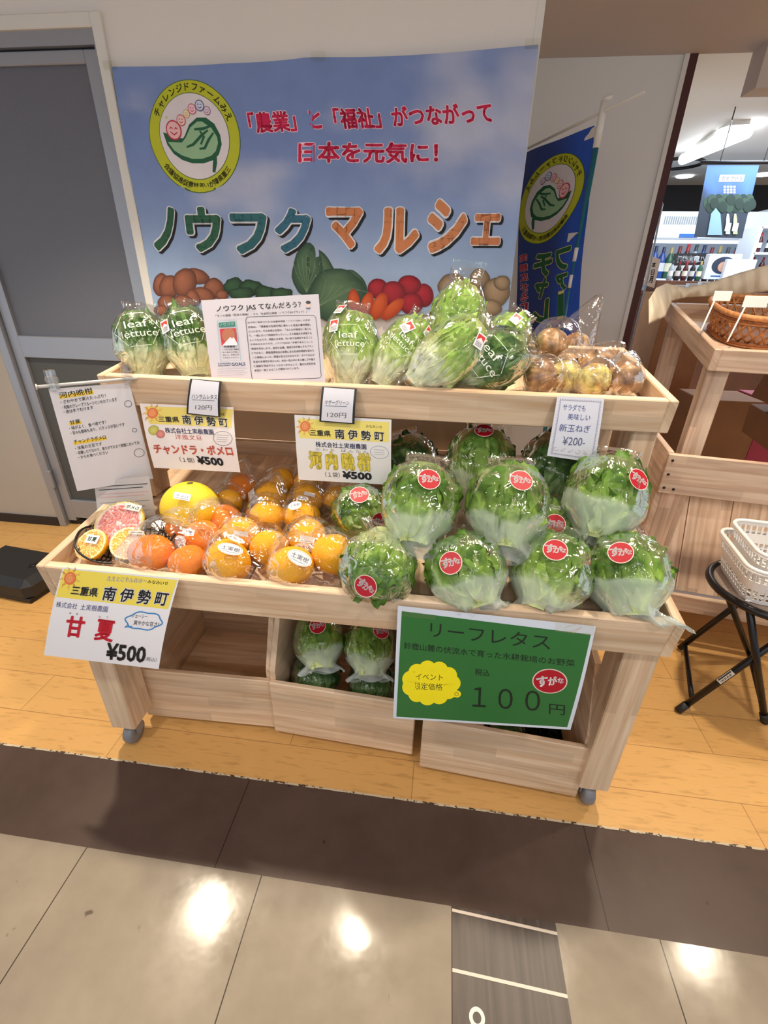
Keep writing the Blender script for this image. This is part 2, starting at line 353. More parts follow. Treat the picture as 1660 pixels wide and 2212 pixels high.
# ================================================================== THE SETTING
WALL=pm('wall_paint',C(232,226,220),.8,bump=.12,bscale=260)
PANEL=pm('panel_paint',C(226,226,222),.7,bump=.08,bscale=200)
SOFF=pm('soffit_paint',C(204,192,184),.85,bump=.1,bscale=220)
CEIL=pm('shop_ceiling_paint',C(226,224,220),.85)
TRIMW=pm('white_trim',C(224,222,216),.45)
ALU=pm('aluminium',C(164,168,178),.38,.55)
FROST=pm('frosted_glass',C(104,106,116),.24,0,.25,420,spec=.5)
LOWP=pm('door_lower_panel',C(78,80,80),.5,bump=.2,bscale=300)
DRED=pm('dark_red_edge',C(72,26,22),.5)
BASEB=pm('black_baseboard',C(34,28,28),.5)
BLACKP=pm('black_plastic',C(30,30,32),.5,bump=.25,bscale=90)
BLACKM=pm('black_metal',C(22,20,22),.32,.2)
def floor_mat():
    m,nt,N,L,B=newmat('wood_vinyl_floor'); tc=N.new('ShaderNodeTexCoord')
    br=N.new('ShaderNodeTexBrick'); br.inputs['Scale'].default_value=1; br.inputs['Brick Width'].default_value=.92; br.inputs['Row Height'].default_value=.152; br.inputs['Mortar Size'].default_value=.0012; br.offset=.42
    br.inputs['Color1'].default_value=C(226,178,110); br.inputs['Color2'].default_value=C(218,168,100); br.inputs['Mortar'].default_value=C(172,128,78); L.new(tc.outputs['Object'],br.inputs['Vector'])
    mp=N.new('ShaderNodeMapping'); mp.inputs['Scale'].default_value=(14,90,1); L.new(tc.outputs['Object'],mp.inputs[0])
    t=N.new('ShaderNodeTexNoise'); t.inputs['Scale'].default_value=1.0; t.inputs['Detail'].default_value=6; t.inputs['Distortion'].default_value=.8; L.new(mp.outputs[0],t.inputs['Vector'])
    r=N.new('ShaderNodeValToRGB'); r.color_ramp.elements[0].position=.30; r.color_ramp.elements[0].color=(.62,.58,.50,1); r.color_ramp.elements[1].position=.46; r.color_ramp.elements[1].color=(1,1,1,1); L.new(t.outputs['Fac'],r.inputs['Fac'])
    x=N.new('ShaderNodeMixRGB'); x.blend_type='MULTIPLY'; x.inputs[0].default_value=.55; L.new(br.outputs['Color'],x.inputs[1]); L.new(r.outputs[0],x.inputs[2]); L.new(x.outputs[0],B.inputs['Base Color'])
    B.inputs['Roughness'].default_value=.42; return m
def tile_mat(n,col,var,rough,seam,sx,ox,sy=None,oy=0):
    m,nt,N,L,B=newmat(n); tc=N.new('ShaderNodeTexCoord')
    t=N.new('ShaderNodeTexNoise'); t.inputs['Scale'].default_value=5; t.inputs['Detail'].default_value=7; t.inputs['Roughness'].default_value=.65; L.new(tc.outputs['Object'],t.inputs['Vector'])
    r=N.new('ShaderNodeValToRGB'); r.color_ramp.elements[0].position=.32; r.color_ramp.elements[1].position=.68
    r.color_ramp.elements[0].color=tuple(c*(1-var) for c in col[:3])+(1,); r.color_ramp.elements[1].color=tuple(c*(1+var*.7) for c in col[:3])+(1,); L.new(t.outputs['Fac'],r.inputs['Fac'])
    # dark scuffs
    t2=N.new('ShaderNodeTexNoise'); t2.inputs['Scale'].default_value=22; t2.inputs['Detail'].default_value=2; L.new(tc.outputs['Object'],t2.inputs['Vector'])
    r2=N.new('ShaderNodeValToRGB'); r2.color_ramp.elements[0].position=.23; r2.color_ramp.elements[0].color=(.45,.42,.4,1); r2.color_ramp.elements[1].position=.27; r2.color_ramp.elements[1].color=(1,1,1,1); L.new(t2.outputs['Fac'],r2.inputs['Fac'])
    x=N.new('ShaderNodeMixRGB'); x.blend_type='MULTIPLY'; x.inputs[0].default_value=1; L.new(r.outputs[0],x.inputs[1]); L.new(r2.outputs[0],x.inputs[2])
    sp=N.new('ShaderNodeSeparateXYZ'); L.new(tc.outputs['Object'],sp.inputs[0])
    a=N.new('ShaderNodeMath'); a.operation='SUBTRACT'; a.inputs[1].default_value=ox; L.new(sp.outputs[0],a.inputs[0])
    b=N.new('ShaderNodeMath'); b.operation='PINGPONG'; b.inputs[1].default_value=sx/2; L.new(a.outputs[0],b.inputs[0])
    c=N.new('ShaderNodeMath'); c.operation='LESS_THAN'; c.inputs[1].default_value=.0013; L.new(b.outputs[0],c.inputs[0])
    y=N.new('ShaderNodeMixRGB'); L.new(c.outputs[0],y.inputs[0]); L.new(x.outputs[0],y.inputs[1]); y.inputs[2].default_value=seam
    L.new(y.outputs[0],B.inputs['Base Color'])
    mr=N.new('ShaderNodeMapRange'); mr.inputs[1].default_value=.3; mr.inputs[2].default_value=.7; mr.inputs[3].default_value=rough-.06; mr.inputs[4].default_value=rough+.08; L.new(t.outputs['Fac'],mr.inputs[0]); L.new(mr.outputs[0],B.inputs['Roughness'])
    B.inputs['Specular IOR Level'].default_value=.28
    bp=N.new('ShaderNodeBump'); bp.inputs['Strength'].default_value=.06; bp.inputs['Distance'].default_value=.003; L.new(t2.outputs['Fac'],bp.inputs['Height']); L.new(bp.outputs[0],B.inputs['Normal'])
    return m
YFL=floor_mat(); BROWN=tile_mat('brown_tile',C(84,67,59),.18,.36,C(44,34,30),.929,-.467); BEIGE=tile_mat('beige_tile',C(152,140,124),.14,.13,C(70,62,54),.4585,-.347)
DKST=wood_mat('dark_inlay',C(82,70,64),C(58,48,44),.4,.05)
def plain(name,mat,x0,x1,y0,y1,z0,z1,parent=None,bev=0,kind=True,uv=False):
    m=MB(); m.box(((x0+x1)/2,(y0+y1)/2,(z0+z1)/2),(x1-x0,y1-y0,z1-z0),bev=bev)
    o=m.build(name,mat,parent,org=(0,0,0) if parent is None else None)
    if kind and parent is None: struct(o)
    return o
plain('floor',YFL,-4,7,.793,8.0,-.05,0)
plain('floor_brown_border',BROWN,-4,4,.563,.793,-.05,0)
plain('floor_beige_tiles',BEIGE,-4,.112,-3,.563,-.05,0)
plain('floor_beige_tiles',BEIGE,.345,4,-3,.563,-.05,0)
plain('floor_dark_inlay',DKST,.112,.345,-3,.563,-.05,0)
WLINE=pm('cream_line',C(214,200,186),.4)
for y0,y1 in ((.5555,.543),(.451,.441)):
    m=MB(); m.add([(.112,y0-.003,.0006),(.345,y1-.003,.0006),(.345,y1+.003,.0006),(.112,y0+.003,.0006)],[(0,1,2,3)]); struct(m.build('floor_inlay_line',WLINE,org=(0,0,0)))
m=MB(); n=36
for k in range(n):
    a=2*PI*k/n; m.v+=[V((.160+.0155*math.cos(a),.386+.0155*math.sin(a),.0007)),V((.160+.0085*math.cos(a),.386+.0085*math.sin(a),.0007))]; m.c+=[WHT]*2
    m.f.append((2*k,2*((k+1)%n),2*((k+1)%n)+1,2*k+1)); m.mi.append(0)
tag(m.build('floor_ring_mark',pm('white_mark',C(226,220,210),.4)),'small cream ring printed on the dark floor strip at the front','floor marking')
m_edge,nt,N,L,B=newmat('worn_edge'); tc=N.new('ShaderNodeTexCoord'); t=N.new('ShaderNodeTexNoise'); t.inputs['Scale'].default_value=75; t.inputs['Detail'].default_value=6; L.new(tc.outputs['Object'],t.inputs['Vector'])
r=N.new('ShaderNodeValToRGB'); r.color_ramp.elements[0].position=.40; r.color_ramp.elements[0].color=C(70,54,40); r.color_ramp.elements[1].position=.47; r.color_ramp.elements[1].color=C(206,190,160); L.new(t.outputs['Fac'],r.inputs['Fac']); L.new(r.outputs[0],B.inputs['Base Color'])
m=MB(); pts=[]; random.seed(2)
xs=[-4+8*k/400 for k in range(401)]
for x in xs:
    w=.0022+.0030*noise.noise((x*31,1,0)); m.v+=[V((x,.793-w-.001,.0008)),V((x,.793+w*.5+.0015,.0008))]; m.c+=[WHT]*2
for k in range(400): m.f.append((2*k,2*k+2,2*k+3,2*k+1)); m.mi.append(0)
struct(m.build('trim_1',m_edge,org=(0,0,0)))
# walls
WY=2.08
plain('wall_back',WALL,-1.268,.235,WY,WY+.10,0,2.3)
plain('wall_back_upper',WALL,-2.2,-1.268,WY,WY+.10,2.10,2.3)
plain('wall_left',pm('wall_panel_left',C(176,168,158),.7,bump=.1,bscale=200),-4,-2.105,WY,WY+.10,.05,2.3)
plain('baseboard_left',BASEB,-4,-2.105,WY-.012,WY+.10,0,.05)
plain('wall_corner_bead',TRIMW,.213,.237,WY-.003,WY+.0,0,2.3)
plain('wall_side',WALL,.135,.235,WY+.1,3.2,0,2.3)
plain('wall_recess',PANEL,.135,1.085,3.2,3.29,0,2.3)
plain('trim_2',DRED,1.085,1.125,3.19,3.30,0,2.3)
plain('trim_3',TRIMW,1.062,1.085,3.188,3.2,0,2.3)
plain('ceiling',SOFF,-4,1.6,-.6,3.2,2.3,2.34)
plain('ceiling_right',SOFF,1.6,4.5,-.6,3.2,2.3,2.34)
plain('ceiling_hall',SOFF,-4,4.5,-3,-.6,2.3,2.34)
plain('ceiling_shop',CEIL,.2,7,3.2,8.0,2.42,2.46)
plain('wall_shop_back',pm('shop_dark_wall',C(30,30,34),.8),1,7,7.6,7.7,0,2.42)
plain('wall_shop_left',PANEL,1.0,1.125,3.30,7.6,0,2.42)
plain('trim_beam',SOFF,1.37,3.4,3.06,3.19,2.13,2.3)
# door
dr=bpy.data.objects.new('door_1',None); COL.objects.link(dr); dr.location=(-1.68,WY,0); ORG['door_1']=V((-1.68,WY,0)); struct(dr)
plain('door_trim',TRIMW,-1.308,-1.268,WY-.018,WY+.1,0,2.102,dr,.003)
plain('door_trim',TRIMW,-2.2,-1.308,WY-.018,WY+.1,2.062,2.102,dr,.003)
plain('door_track',ALU,-2.2,-1.308,WY-.004,WY+.08,2.02,2.062,dr)
plain('door_jamb',ALU,-1.322,-1.308,WY,WY+.08,0,2.02,dr)
plain('door_stile',ALU,-1.378,-1.326,WY+.012,WY+.05,.05,2.015,dr,.003)
plain('door_stile',ALU,-2.06,-2.01,WY+.012,WY+.05,.03,2.015,dr,.003)
plain('door_rail',ALU,-2.01,-1.378,WY+.012,WY+.05,1.975,2.015,dr,.003)
plain('door_rail',ALU,-2.01,-1.378,WY+.012,WY+.05,.922,1.022,dr,.003)
plain('door_rail',ALU,-2.01,-1.378,WY+.012,WY+.05,.05,.16,dr,.003)
plain('door_glass',FROST,-2.01,-1.378,WY+.028,WY+.036,1.022,1.975,dr)
plain('door_lower_glass',LOWP,-2.01,-1.378,WY+.028,WY+.036,.16,.922,dr)
plain('door_jamb',ALU,-2.105,-2.065,WY-.01,WY+.08,0,2.02,dr,.003)
plain('door_hinge',ALU,-2.075,-2.055,WY-.014,WY+.0,.24,.34,dr,.002)
plain('door_sill',BASEB,-2.06,-1.322,WY+.03,WY+.08,0,.03,dr)
plain('wall_behind_door',LOWP,-2.2,-1.268,WY+.10,WY+.14,0,2.1)
# downlights in the soffit; the one above the right stand is added for brightness
LAMPM=pm('lamp_lens',C(255,240,215),.3,emit=(1,.88,.70,1),estr=22)
LNAMES=['round ceiling downlight above the left end of the rack','round ceiling downlight above the middle of the rack','round ceiling downlight above the right end of the rack']
LNAMES+=['round ceiling downlight above the right stand and the stool','round ceiling downlight over the hall floor at the left','round ceiling downlight over the hall floor at the right']
for k,(x,y,z) in enumerate(DOWN+HALL):
    t=thing('ceiling_downlight',(x,y,2.268),LNAMES[k],'lamp','downlights over the produce rack')
    m=MB(); m.lathe([(.062,2.30),(.066,2.268),(.055,2.268),(.05,2.30)],24,Matrix.Translation((x,y,0))); m.build('rim',TRIMW,t,True)
    m=MB(); m.lathe([(.05,2.292),(.05,2.288)],24,Matrix.Translation((x,y,0))); m.build('lens',LAMPM,t)
# ================================================================== RACK
TH=math.atan(.148)
class Tray:
    def __init__(s,x0,x1,y,z,depth,bh):
        s.x0,s.x1,s.D,s.bh=x0,x1,depth,bh; s.O=V((0,y,z)); s.es=V((0,math.cos(TH),math.sin(TH))); s.eh=V((0,-math.sin(TH),math.cos(TH)))
        s.M=Matrix(((1,0,0,0),(0,s.es.y,s.eh.y,y),(0,s.es.z,s.eh.z,z),(0,0,0,1)))   # local x, s, h ; h=0 at the rim
        s.fl=-.048
    def at(s,px,py,h):   # pixel ray meets the plane h above the tray floor
        r=ray(px,py); n=s.eh; p0=s.O+n*(s.fl+h); return CAM+r*((p0-CAM).dot(n)/r.dot(n))
    def p(s,x,sv,h): return s.M@V((x,sv,s.fl+h))
LT=Tray(-.915,.527,.80,.683,.70,.10); UT=Tray(-.886,.536,1.12,1.062,.43,.08)
rack=thing('display_rack',(-.19,1.15,0),'two tier pale pine produce rack on casters in front of the blue banner','display rack')
def board(parent,name,c,size,M=None,mat=None,bev=.0025):
    m=MB(); m.box(c,size,M,bev=bev); return m.build(name,mat or PINE,parent)
def make_tray(T,nm,parent,nslat):
    w=T.x1-T.x0; xc=(T.x0+T.x1)/2; bt=.022
    m=MB(); ws=(w-2*bt)/nslat
    for k in range(nslat): m.box((T.x0+bt+ws*(k+.5),T.D/2,T.fl-.008),(ws-.005,T.D-2*bt,.014),T.M,bev=.001)
    tr=m.build(nm,PINE,parent); ORG[tr.name]=ORG[parent.name]
    board(tr,'front_board',(xc-.000,bt/2,-T.bh/2),(w-2*bt,bt,T.bh),T.M)
    board(tr,'side_board',(T.x0+bt/2,T.D/2,-T.bh/2),(bt,T.D,T.bh),T.M); board(tr,'side_board',(T.x1-bt/2,T.D/2,-T.bh/2),(bt,T.D,T.bh),T.M)
    board(tr,'back_board',(xc,T.D-bt/2,-T.bh/2),(w-2*bt,bt,T.bh),T.M)
    return tr
make_tray(LT,'lower_tray',rack,3); make_tray(UT,'upper_tray',rack,5)
CASTM=pm('grey_caster',C(150,150,152),.3,.3); WHEELM=pm('grey_wheel',C(128,128,132),.35)
def leg_post(x0,x1,y0,y1,z0,z1,parent,caster=None,name='leg',mat=None):
    l=board(parent,name,((x0+x1)/2,(y0+y1)/2,(z0+z1)/2),(x1-x0,y1-y0,z1-z0),mat=mat,bev=.003); ORG[l.name]=ORG[parent.name]
    if caster is not None: make_caster(l,(x0+x1)/2,(y0+y1)/2,z0,caster)
    return l
def make_caster(parent,x,y,z0,r):
    R=Matrix.Translation((x,y-.012,r))@Matrix.Rotation(PI/2,4,'Y')
    m=MB(); m.lathe([(r*.5,-.014),(r*.92,-.014),(r,-.008),(r,.008),(r*.92,.014),(r*.5,.014)],24,R); m.build('wheel',WHEELM,parent,True)
    m=MB(); m.box((x,y,z0-.003),(.05,.05,.005)); m.box((x-.019,y-.006,(z0+r)/2),(.004,.03,z0-r)); m.box((x+.019,y-.006,(z0+r)/2),(.004,.03,z0-r)); m.tube([(x-.022,y-.012,r),(x+.022,y-.012,r)],.005); m.build('caster_fork',CASTM,parent)
leg_post(-.905,-.83,.835,.925,.085,.60,rack,.036); leg_post(.445,.52,.835,.925,.085,.60,rack,.036)
leg_post(-.905,-.83,1.43,1.52,.085,1.02,rack,.036); leg_post(.445,.52,1.43,1.52,.085,1.02,rack,.036)
leg_post(-.885,-.825,1.165,1.245,.70,.985,rack,None,'post'); leg_post(.470,.530,1.165,1.245,.70,.985,rack,None,'post')
board(rack,'cross_rail',(-.192,1.475,.55),(1.28,.022,.09)); board(rack,'cross_rail',(-.192,.90,.555),(1.28,.022,.07))
board(rack,'side_rail',(-.868,1.17,.30),(.022,.52,.07)); board(rack,'side_rail',(.482,1.17,.30),(.022,.52,.07))
m=MB(); m.box((-.29,1.528,.86),(.92,.006,.17)); m.build('back_sheet',pm('beige_board',C(206,182,150),.6),rack)
# crates under the rack
def crate(loc,rz,W,D,Hs,Hf,label,group='pine crates on the floor under the rack'):
    t=thing('wooden_crate',loc,label,'crate',group); R=Matrix.Translation(loc)@Matrix.Rotation(rz,4,'Z'); b=.016; z0=.02
    board(t,'front_board',(0,b/2,z0+Hf/2),(W,b,Hf),R); board(t,'back_board',(0,D-b/2,z0+Hs/2),(W,b,Hs),R)
    for sx in (-1,1):
        # side boards step up behind the low front
        m=MB(); x=sx*(W/2-b/2); prof=[(b,z0),(D-b,z0),(D-b,z0+Hs),(.10,z0+Hs),(b,z0+Hf+.03)]
        vs=[(x-b/2,y,z) for y,z in prof]+[(x+b/2,y,z) for y,z in prof]; n=5
        o=m.add(vs,[(0,1,2,3,4)[::-1],(5,6,7,8,9)]+[(k,(k+1)%n,n+(k+1)%n,n+k) for k in range(n)],M=R)
        for k,p in enumerate(vs): m.uv[o+k]=(p[1]+sx*3,p[2]+p[0])
        m.build('side_board',PINE,t)
    board(t,'bottom_board',(0,D/2,z0+.008),(W-2*b,D-2*b,.014),R)
    for sx in (-1,1):
        for y in (.035,D-.035):
            m=MB(); m.lathe([(.012,0),(.014,.006),(.014,.02),(.011,.022)],12,R@Matrix.Translation((sx*(W/2-.045),y,0))); m.build('foot',pm('white_foot',C(214,212,206),.4) if 'white_foot' not in MATS else MATS['white_foot'],t,True)
    return t,R
crate((-.655,.945,0),.03,.425,.42,.40,.20,'empty pine crate under the left half of the rack')
CR2,R2=crate((-.225,.928,0),-.05,.435,.42,.41,.21,'pine crate holding bagged lettuces under the middle of the rack')
CR3,R3=crate((.235,.868,0),-.07,.440,.42,.40,.20,'rightmost pine crate half hidden behind the green price sign')
# ================================================================== BANNER, FLAG, SIGNS
def emblem(sh,mp,flip=1,L=2):
    # round emblem: lime ring with lettering, white field, green leaf and a row of smiling faces (drawn in -1..1)
    def P(pts): return [mp(flip*x,y) for x,y in pts]
    def E(cx,cy,r,col,layer,ry=None,n=32): sh.poly(P([(cx+r*math.cos(2*PI*k/n),cy+(ry or r)*math.sin(2*PI*k/n)) for k in range(n)]),col,layer)
    def LN(pts,w,col,layer):
        q=[];m=len(pts)
        for i,(x,y) in enumerate(pts):
            x0,y0=pts[max(i-1,0)]; x1,y1=pts[min(i+1,m-1)]; l=math.hypot(x1-x0,y1-y0) or 1; ww=w*(.35+.65*math.sin(PI*(i+.5)/m))
            q.append((P([(x-(y1-y0)/l*ww/2,y+(x1-x0)/l*ww/2)])[0],P([(x+(y1-y0)/l*ww/2,y-(x1-x0)/l*ww/2)])[0]))
        for a,b in zip(q,q[1:]): sh.poly([a[0],a[1],b[1],b[0]],col,layer)
    DG=C(24,92,62); LG=C(150,190,150)
    E(0,0,1,C(70,104,40),L,n=48); E(0,0,.985,C(190,196,40),L+1,n=48); E(0,0,.765,C(70,104,40),L+2,n=48); E(0,0,.752,C(226,220,226),L+3,n=48)
    top='チャレンジドファームみえ'; bot='三重県障がい者就農促進協議会'
    for i,ch in enumerate(top):
        a=math.radians(-64+128*i/(len(top)-1)); sh.glyph(ch,.87*math.sin(a),-.87*math.cos(a),.165,a,BLK,.012,L+4,lambda x,y:mp(flip*x,y))
    for i,ch in enumerate(bot):
        a=math.radians(50-100*i/(len(bot)-1)); sh.glyph(ch,.875*math.sin(a),.875*math.cos(a),.125,-a,BLK,.012,L+4,lambda x,y:mp(flip*x,y))
    leaf=[(-.68,-.03),(-.62,.10),(-.5,.18),(-.36,.16),(-.22,.0),(-.10,-.2),(.08,-.33),(.28,-.34),(.45,-.24),(.56,-.05),(.58,.12),(.5,.30),(.38,.40),(.15,.47),(-.1,.48),(-.32,.43),(-.5,.33),(-.62,.18)]
    ins=[(-.6,.13),(-.5,.2),(-.36,.19),(-.2,.03),(-.08,-.15),(.08,-.26),(.26,-.27),(.40,-.18),(.49,-.03),(.5,.10),(.44,.24),(.33,.33),(.13,.39),(-.1,.40),(-.32,.35),(-.48,.27)]
    cx,cy=.05,.12
    for pts,col,ly in ((leaf,DG,L+4),(ins,LG,L+5)):
        for a,b in zip(pts,pts[1:]+pts[:1]): sh.poly(P([(cx,cy),a,b]),col,ly)
    LN([(.42,.3),(.4,.45),(.36,.62)],.09,DG,L+5)
    for pts in ([(.38,-.2),(.2,-.14),(.0,-.12)],[(.3,-.12),(.15,-.02),(-.05,.15),(-.2,.2)],[(.42,-.08),(.3,.05),(.2,.2),(.08,.22)],[(.12,-.1),(.2,.0),(.12,.14)],[(.2,-.28),(.4,-.18),(.52,.0)]): LN(pts,.055,DG,L+6)
    for x,y,r,c1,c2 in ((-.44,-.08,.165,C(196,40,60),C(238,190,196)),(-.26,-.26,.095,C(206,70,60),C(240,206,206)),(-.13,-.38,.07,C(216,150,40),C(240,226,200)),(.0,-.47,.09,C(200,60,70),C(236,200,216)),(.17,-.54,.095,C(50,60,120),C(206,212,236)),(.32,-.46,.075,C(120,70,120),C(226,206,226))):
        E(x,y,r,c1,L+7,r*1.05); E(x,y,r*.86,c2,L+8,r*.9)
        for sx in (-1,1): LN([(x+sx*r*.5,y-r*.12),(x+sx*r*.3,y-r*.28),(x+sx*r*.12,y-r*.12)],r*.14,c1,L+9)
        LN([(x-r*.45,y+r*.2),(x,y+r*.5),(x+r*.45,y+r*.2)],r*.16,c1,L+9)
c1=lambda x,y:(220+x/3.32,80+y/3.32); c2=lambda x,y:(660+x/3.32,80+y/3.32)
BC=[(243,145),(1163,98),(1097,682),(335,672)]; BP=[aty(x,y,2.062) for x,y in BC]; bq=quad_surf(BP)
def bsurf(u,v):
    p=bq(u,v); sag=.010*math.sin(PI*min(1,2*(u if u<.5 else 1-u)))*(1-v)**3
    d=.007*math.sin(u*9+v*3)*math.sin(v*5+1)+.005*math.exp(-((u-.47)/.012)**2)+.004*math.exp(-((v-.47)/.014)**2)+.004*math.exp(-((v-.86+.05*u)/.02)**2)*(u>.5)+.006*math.exp(-((u*1.2+v-.35)/.06)**2)
    return p+V((0,-.004-d,-sag))
def bcol(u,v):
    n=noise.fractal(V((u*2.6+3,v*2.2,.3)),1,2,4)
    base=mixc(C(118,142,196),C(156,180,212),sstep(.25,1,v)); cl=sstep(.02,.65,n+.30*math.exp(-((u-.38)/.22)**2-((v-.25)/.3)**2))
    return mixc(base,C(206,208,224),.65*cl)
bs=Sheet(BC,bsurf,V((0,-1,0)),44,30,colfn=bcol); bs.upf=lambda x,y:(lambda l:((x-790)/l,(y-3080)/l))(math.hypot(x-790,y-3080))
emblem(bs,lambda x,y:(423+96.5*x+9*y,291+123.5*y+4*x))
PINK=C(206,20,78); WP=C(246,214,226)
bs.tline('「農業」と「福祉」がつながって',541,284,1067,263,46,WP,.068,2,ref=.02); bs.tline('「農業」と「福祉」がつながって',541,284,1067,263,46,PINK,.032,3,ref=.02)
bs.text('日本を元気に！',645,304,946,349,WP,.068,2,ref=.022); bs.text('日本を元気に！',645,304,946,349,PINK,.032,3,ref=.022)
for ch,f,r,col in (('ノ',c1,(375,1212,520,1525),C(40,92,66)),('ウ',c1,(598,1212,855,1535),C(44,98,74)),('フ',c1,(922,1258,1185,1550),C(44,104,112)),('ク',c1,(1248,1222,1502,1540),C(48,108,132)),('マ',c2,(150,1215,412,1510),C(206,128,80)),('ル',c2,(495,1215,812,1545),C(206,130,82)),('シ',c2,(880,1155,1158,1540),C(206,132,86)),('エ',c2,(1186,1262,1400,1484),C(204,128,84))):
    a=f(r[0],r[1]); b=f(r[2],r[3])
    bs.text(ch,a[0]+5,a[1]+5,b[0]+5,b[1]+5,C(18,22,26),.075,2,ref=.045); bs.text(ch,*a,*b,C(226,226,232),.075,3,ref=.045); bs.text(ch,*a,*b,col,.042,4,ref=.035)
def veg(f,lst,col,hi,wob=.03,ly=2):
    for i,(x,y,rx,ry,rot) in enumerate(lst): bs.ell(*f(x,y),rx/3.32,ry/3.32,rot,col,ly+i,hi,(-.25,-.35),26,wob,i)
veg(c1,[(430,1775,62,85,0),(810,1800,75,75,.4),(690,1712,90,55,.3),(490,1790,75,90,.3),(600,1760,85,110,.2),(740,1850,85,55,.5),(660,1870,50,65,-.3),(480,1910,75,62,.5),(600,1900,82,50,.3),(870,1850,45,40,0),(440,1960,60,40,0)],C(92,50,36),C(160,100,74))
veg(c1,[(960,1790,85,65,.2),(1080,1800,100,60,0),(1200,1840,110,55,.2),(1290,1850,80,60,0),(1010,1840,90,50,0)],C(20,48,34),C(56,96,64),.1)
veg(c1,[(1480,1670,112,190,.02)],C(38,70,56),C(84,118,88),.05)
veg(c2,[(120,1700,95,200,-.35),(360,1780,70,130,-.5),(230,1850,200,200,0)],C(36,66,52),C(92,124,92),.03)
for k in range(7): bs.line([c1(1470,1830),c1(1395+25*k,1660+abs(k-3)*8),c1(1375+32*k,1560+abs(k-3)*14)],.8,C(120,150,116),4)
for k in range(6): bs.line([c2(60,1950),c2(120+45*k,1860-12*k),c2(150+60*k,1740+18*k)],.8,C(126,152,120),6)
veg(c2,[(850,1850,70,85,0),(520,1800,75,72,0),(745,1775,85,72,0),(630,1835,88,90,0),(760,1910,85,80,0)],C(104,10,28),C(172,34,52),.01,7)
veg(c2,[(350,1900,44,95,-.1),(440,1920,46,95,.3),(530,1930,52,105,.4),(630,1950,45,105,.8)],C(160,52,22),C(206,92,42),.02,12)
veg(c2,[(1060,1790,110,100,.3),(1250,1730,72,75,0),(1190,1850,90,90,0),(1370,1825,98,105,0),(1410,1760,60,55,0),(1130,1950,110,70,.2),(1330,1940,80,60,0)],C(98,80,60),C(172,148,118),.03,7)
bn=bs.build('fabric_banner',CLOTHP,None,True,True); tag(bn,'large sky blue fabric banner with pink slogan hung on the wall','banner')
for px,py in ((243,147),(690,128),(1150,102)):
    p=aty(px,py,2.066); m=MB(); m.box((p.x,2.052,p.z+.004),(.05,.0012,.025)); m.build('tape',TAPE,bn)
# nobori flag seen from its back
PA=V((.57,2.521,1.9)); PB=V((.349,3.095,1.9)); fd=(PB-PA).normalized(); fn=V((fd.y,-fd.x,0)); fn=fn if fn.dot(CAM-PA)>0 else -fn
def onflag(px,py): r=ray(px,py); return CAM+r*((PA-CAM).dot(fn)/r.dot(fn))
FC=[(1134,332),(1285,271),(1250,690),(1113,745)]; FP=[onflag(*c) for c in FC]
FP[2]=FP[1]+(FP[2]-FP[1])*1.30; FP[3]=FP[0]+(FP[3]-FP[0])*1.30
fq=quad_surf(FP); pj=lambda P:(lambda d:(PX0+FPX*sum(RC[i][0]*d[i] for i in range(3))/sum(RC[i][2]*d[i] for i in range(3)),PY0+FPX*sum(RC[i][1]*d[i] for i in range(3))/sum(RC[i][2]*d[i] for i in range(3))))(P-CAM)
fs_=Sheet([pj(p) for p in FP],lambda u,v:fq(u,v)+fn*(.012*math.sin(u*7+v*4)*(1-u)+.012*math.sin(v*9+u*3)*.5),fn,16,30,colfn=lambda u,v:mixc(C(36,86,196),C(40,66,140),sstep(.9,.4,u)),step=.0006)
fs_.base=-.30
emblem(fs_,lambda x,y:(1196+66*x-21*y,425+96*y-22*x),-1,1)
c4=lambda x,y:(1100+x/2.964,480+y/2.964)
for ch,r in (('チ',(165,178,300,335)),('ャ',(175,345,280,478)),('レ',(165,472,292,635)),('ン',(165,640,300,790)),('フ',(318,140,418,295)),('ァ',(330,310,402,425)),('ー',(340,440,380,600))):
    a=c4(*r[:2]); b=c4(*r[2:])
    fs_.text(ch,*a,*b,C(226,218,130),.075,2,flip=True,ref=.05); fs_.text(ch,*a,*b,C(24,98,60),.045,3,flip=True,ref=.045)
for i,ch in enumerate('笑顔広がる「みえの農業'):
    a=c4(80,195+62*i); b=c4(130,252+62*i); fs_.text(ch,*a,*b,C(226,214,222),.07,2,flip=True,ref=.03); fs_.text(ch,*a,*b,C(186,24,52),.03,3,flip=True,ref=.03)
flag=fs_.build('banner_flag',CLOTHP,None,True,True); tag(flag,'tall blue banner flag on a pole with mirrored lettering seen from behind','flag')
TEAL=pm('teal_pole',C(24,104,120),.35); WPL=pm('white_plastic',C(228,226,220),.4)
pole=thing('flag_pole',(PA.x,PA.y,0),'thin teal flagpole with a white top rod beside the wall corner','flag pole')
m=MB(); m.tube([(PA.x,PA.y,0.02),(PA.x,PA.y,1.87)],.011,12); m.build('pole',TEAL,pole,True)
m=MB(); m.tube([PB-fd*.02+V((0,0,.012)),PA-fd*.235+V((0,0,.02))],.006,8); m.build('rod',WPL,pole,True)
m=MB(); m.tube([(PA.x,PA.y,1.80),(PA.x,PA.y,1.955)],.014,10); m.tube([(PA.x-.01,PA.y,1.955),(PA.x+.025,PA.y-.01,1.965)],.009,8); m.build('rod_holder',WPL,pole,True)
for z in (1.38,1.27): m=MB(); m.tube([(PA.x,PA.y,z),(PA.x,PA.y,z+.055)],.0145,10); m.build('joint',WPL,pole,True)
m=MB(); m.box((PA.x,PA.y,.015),(.3,.3,.03),bev=.01); m.build('base',BLACKP,pole)
m=MB()
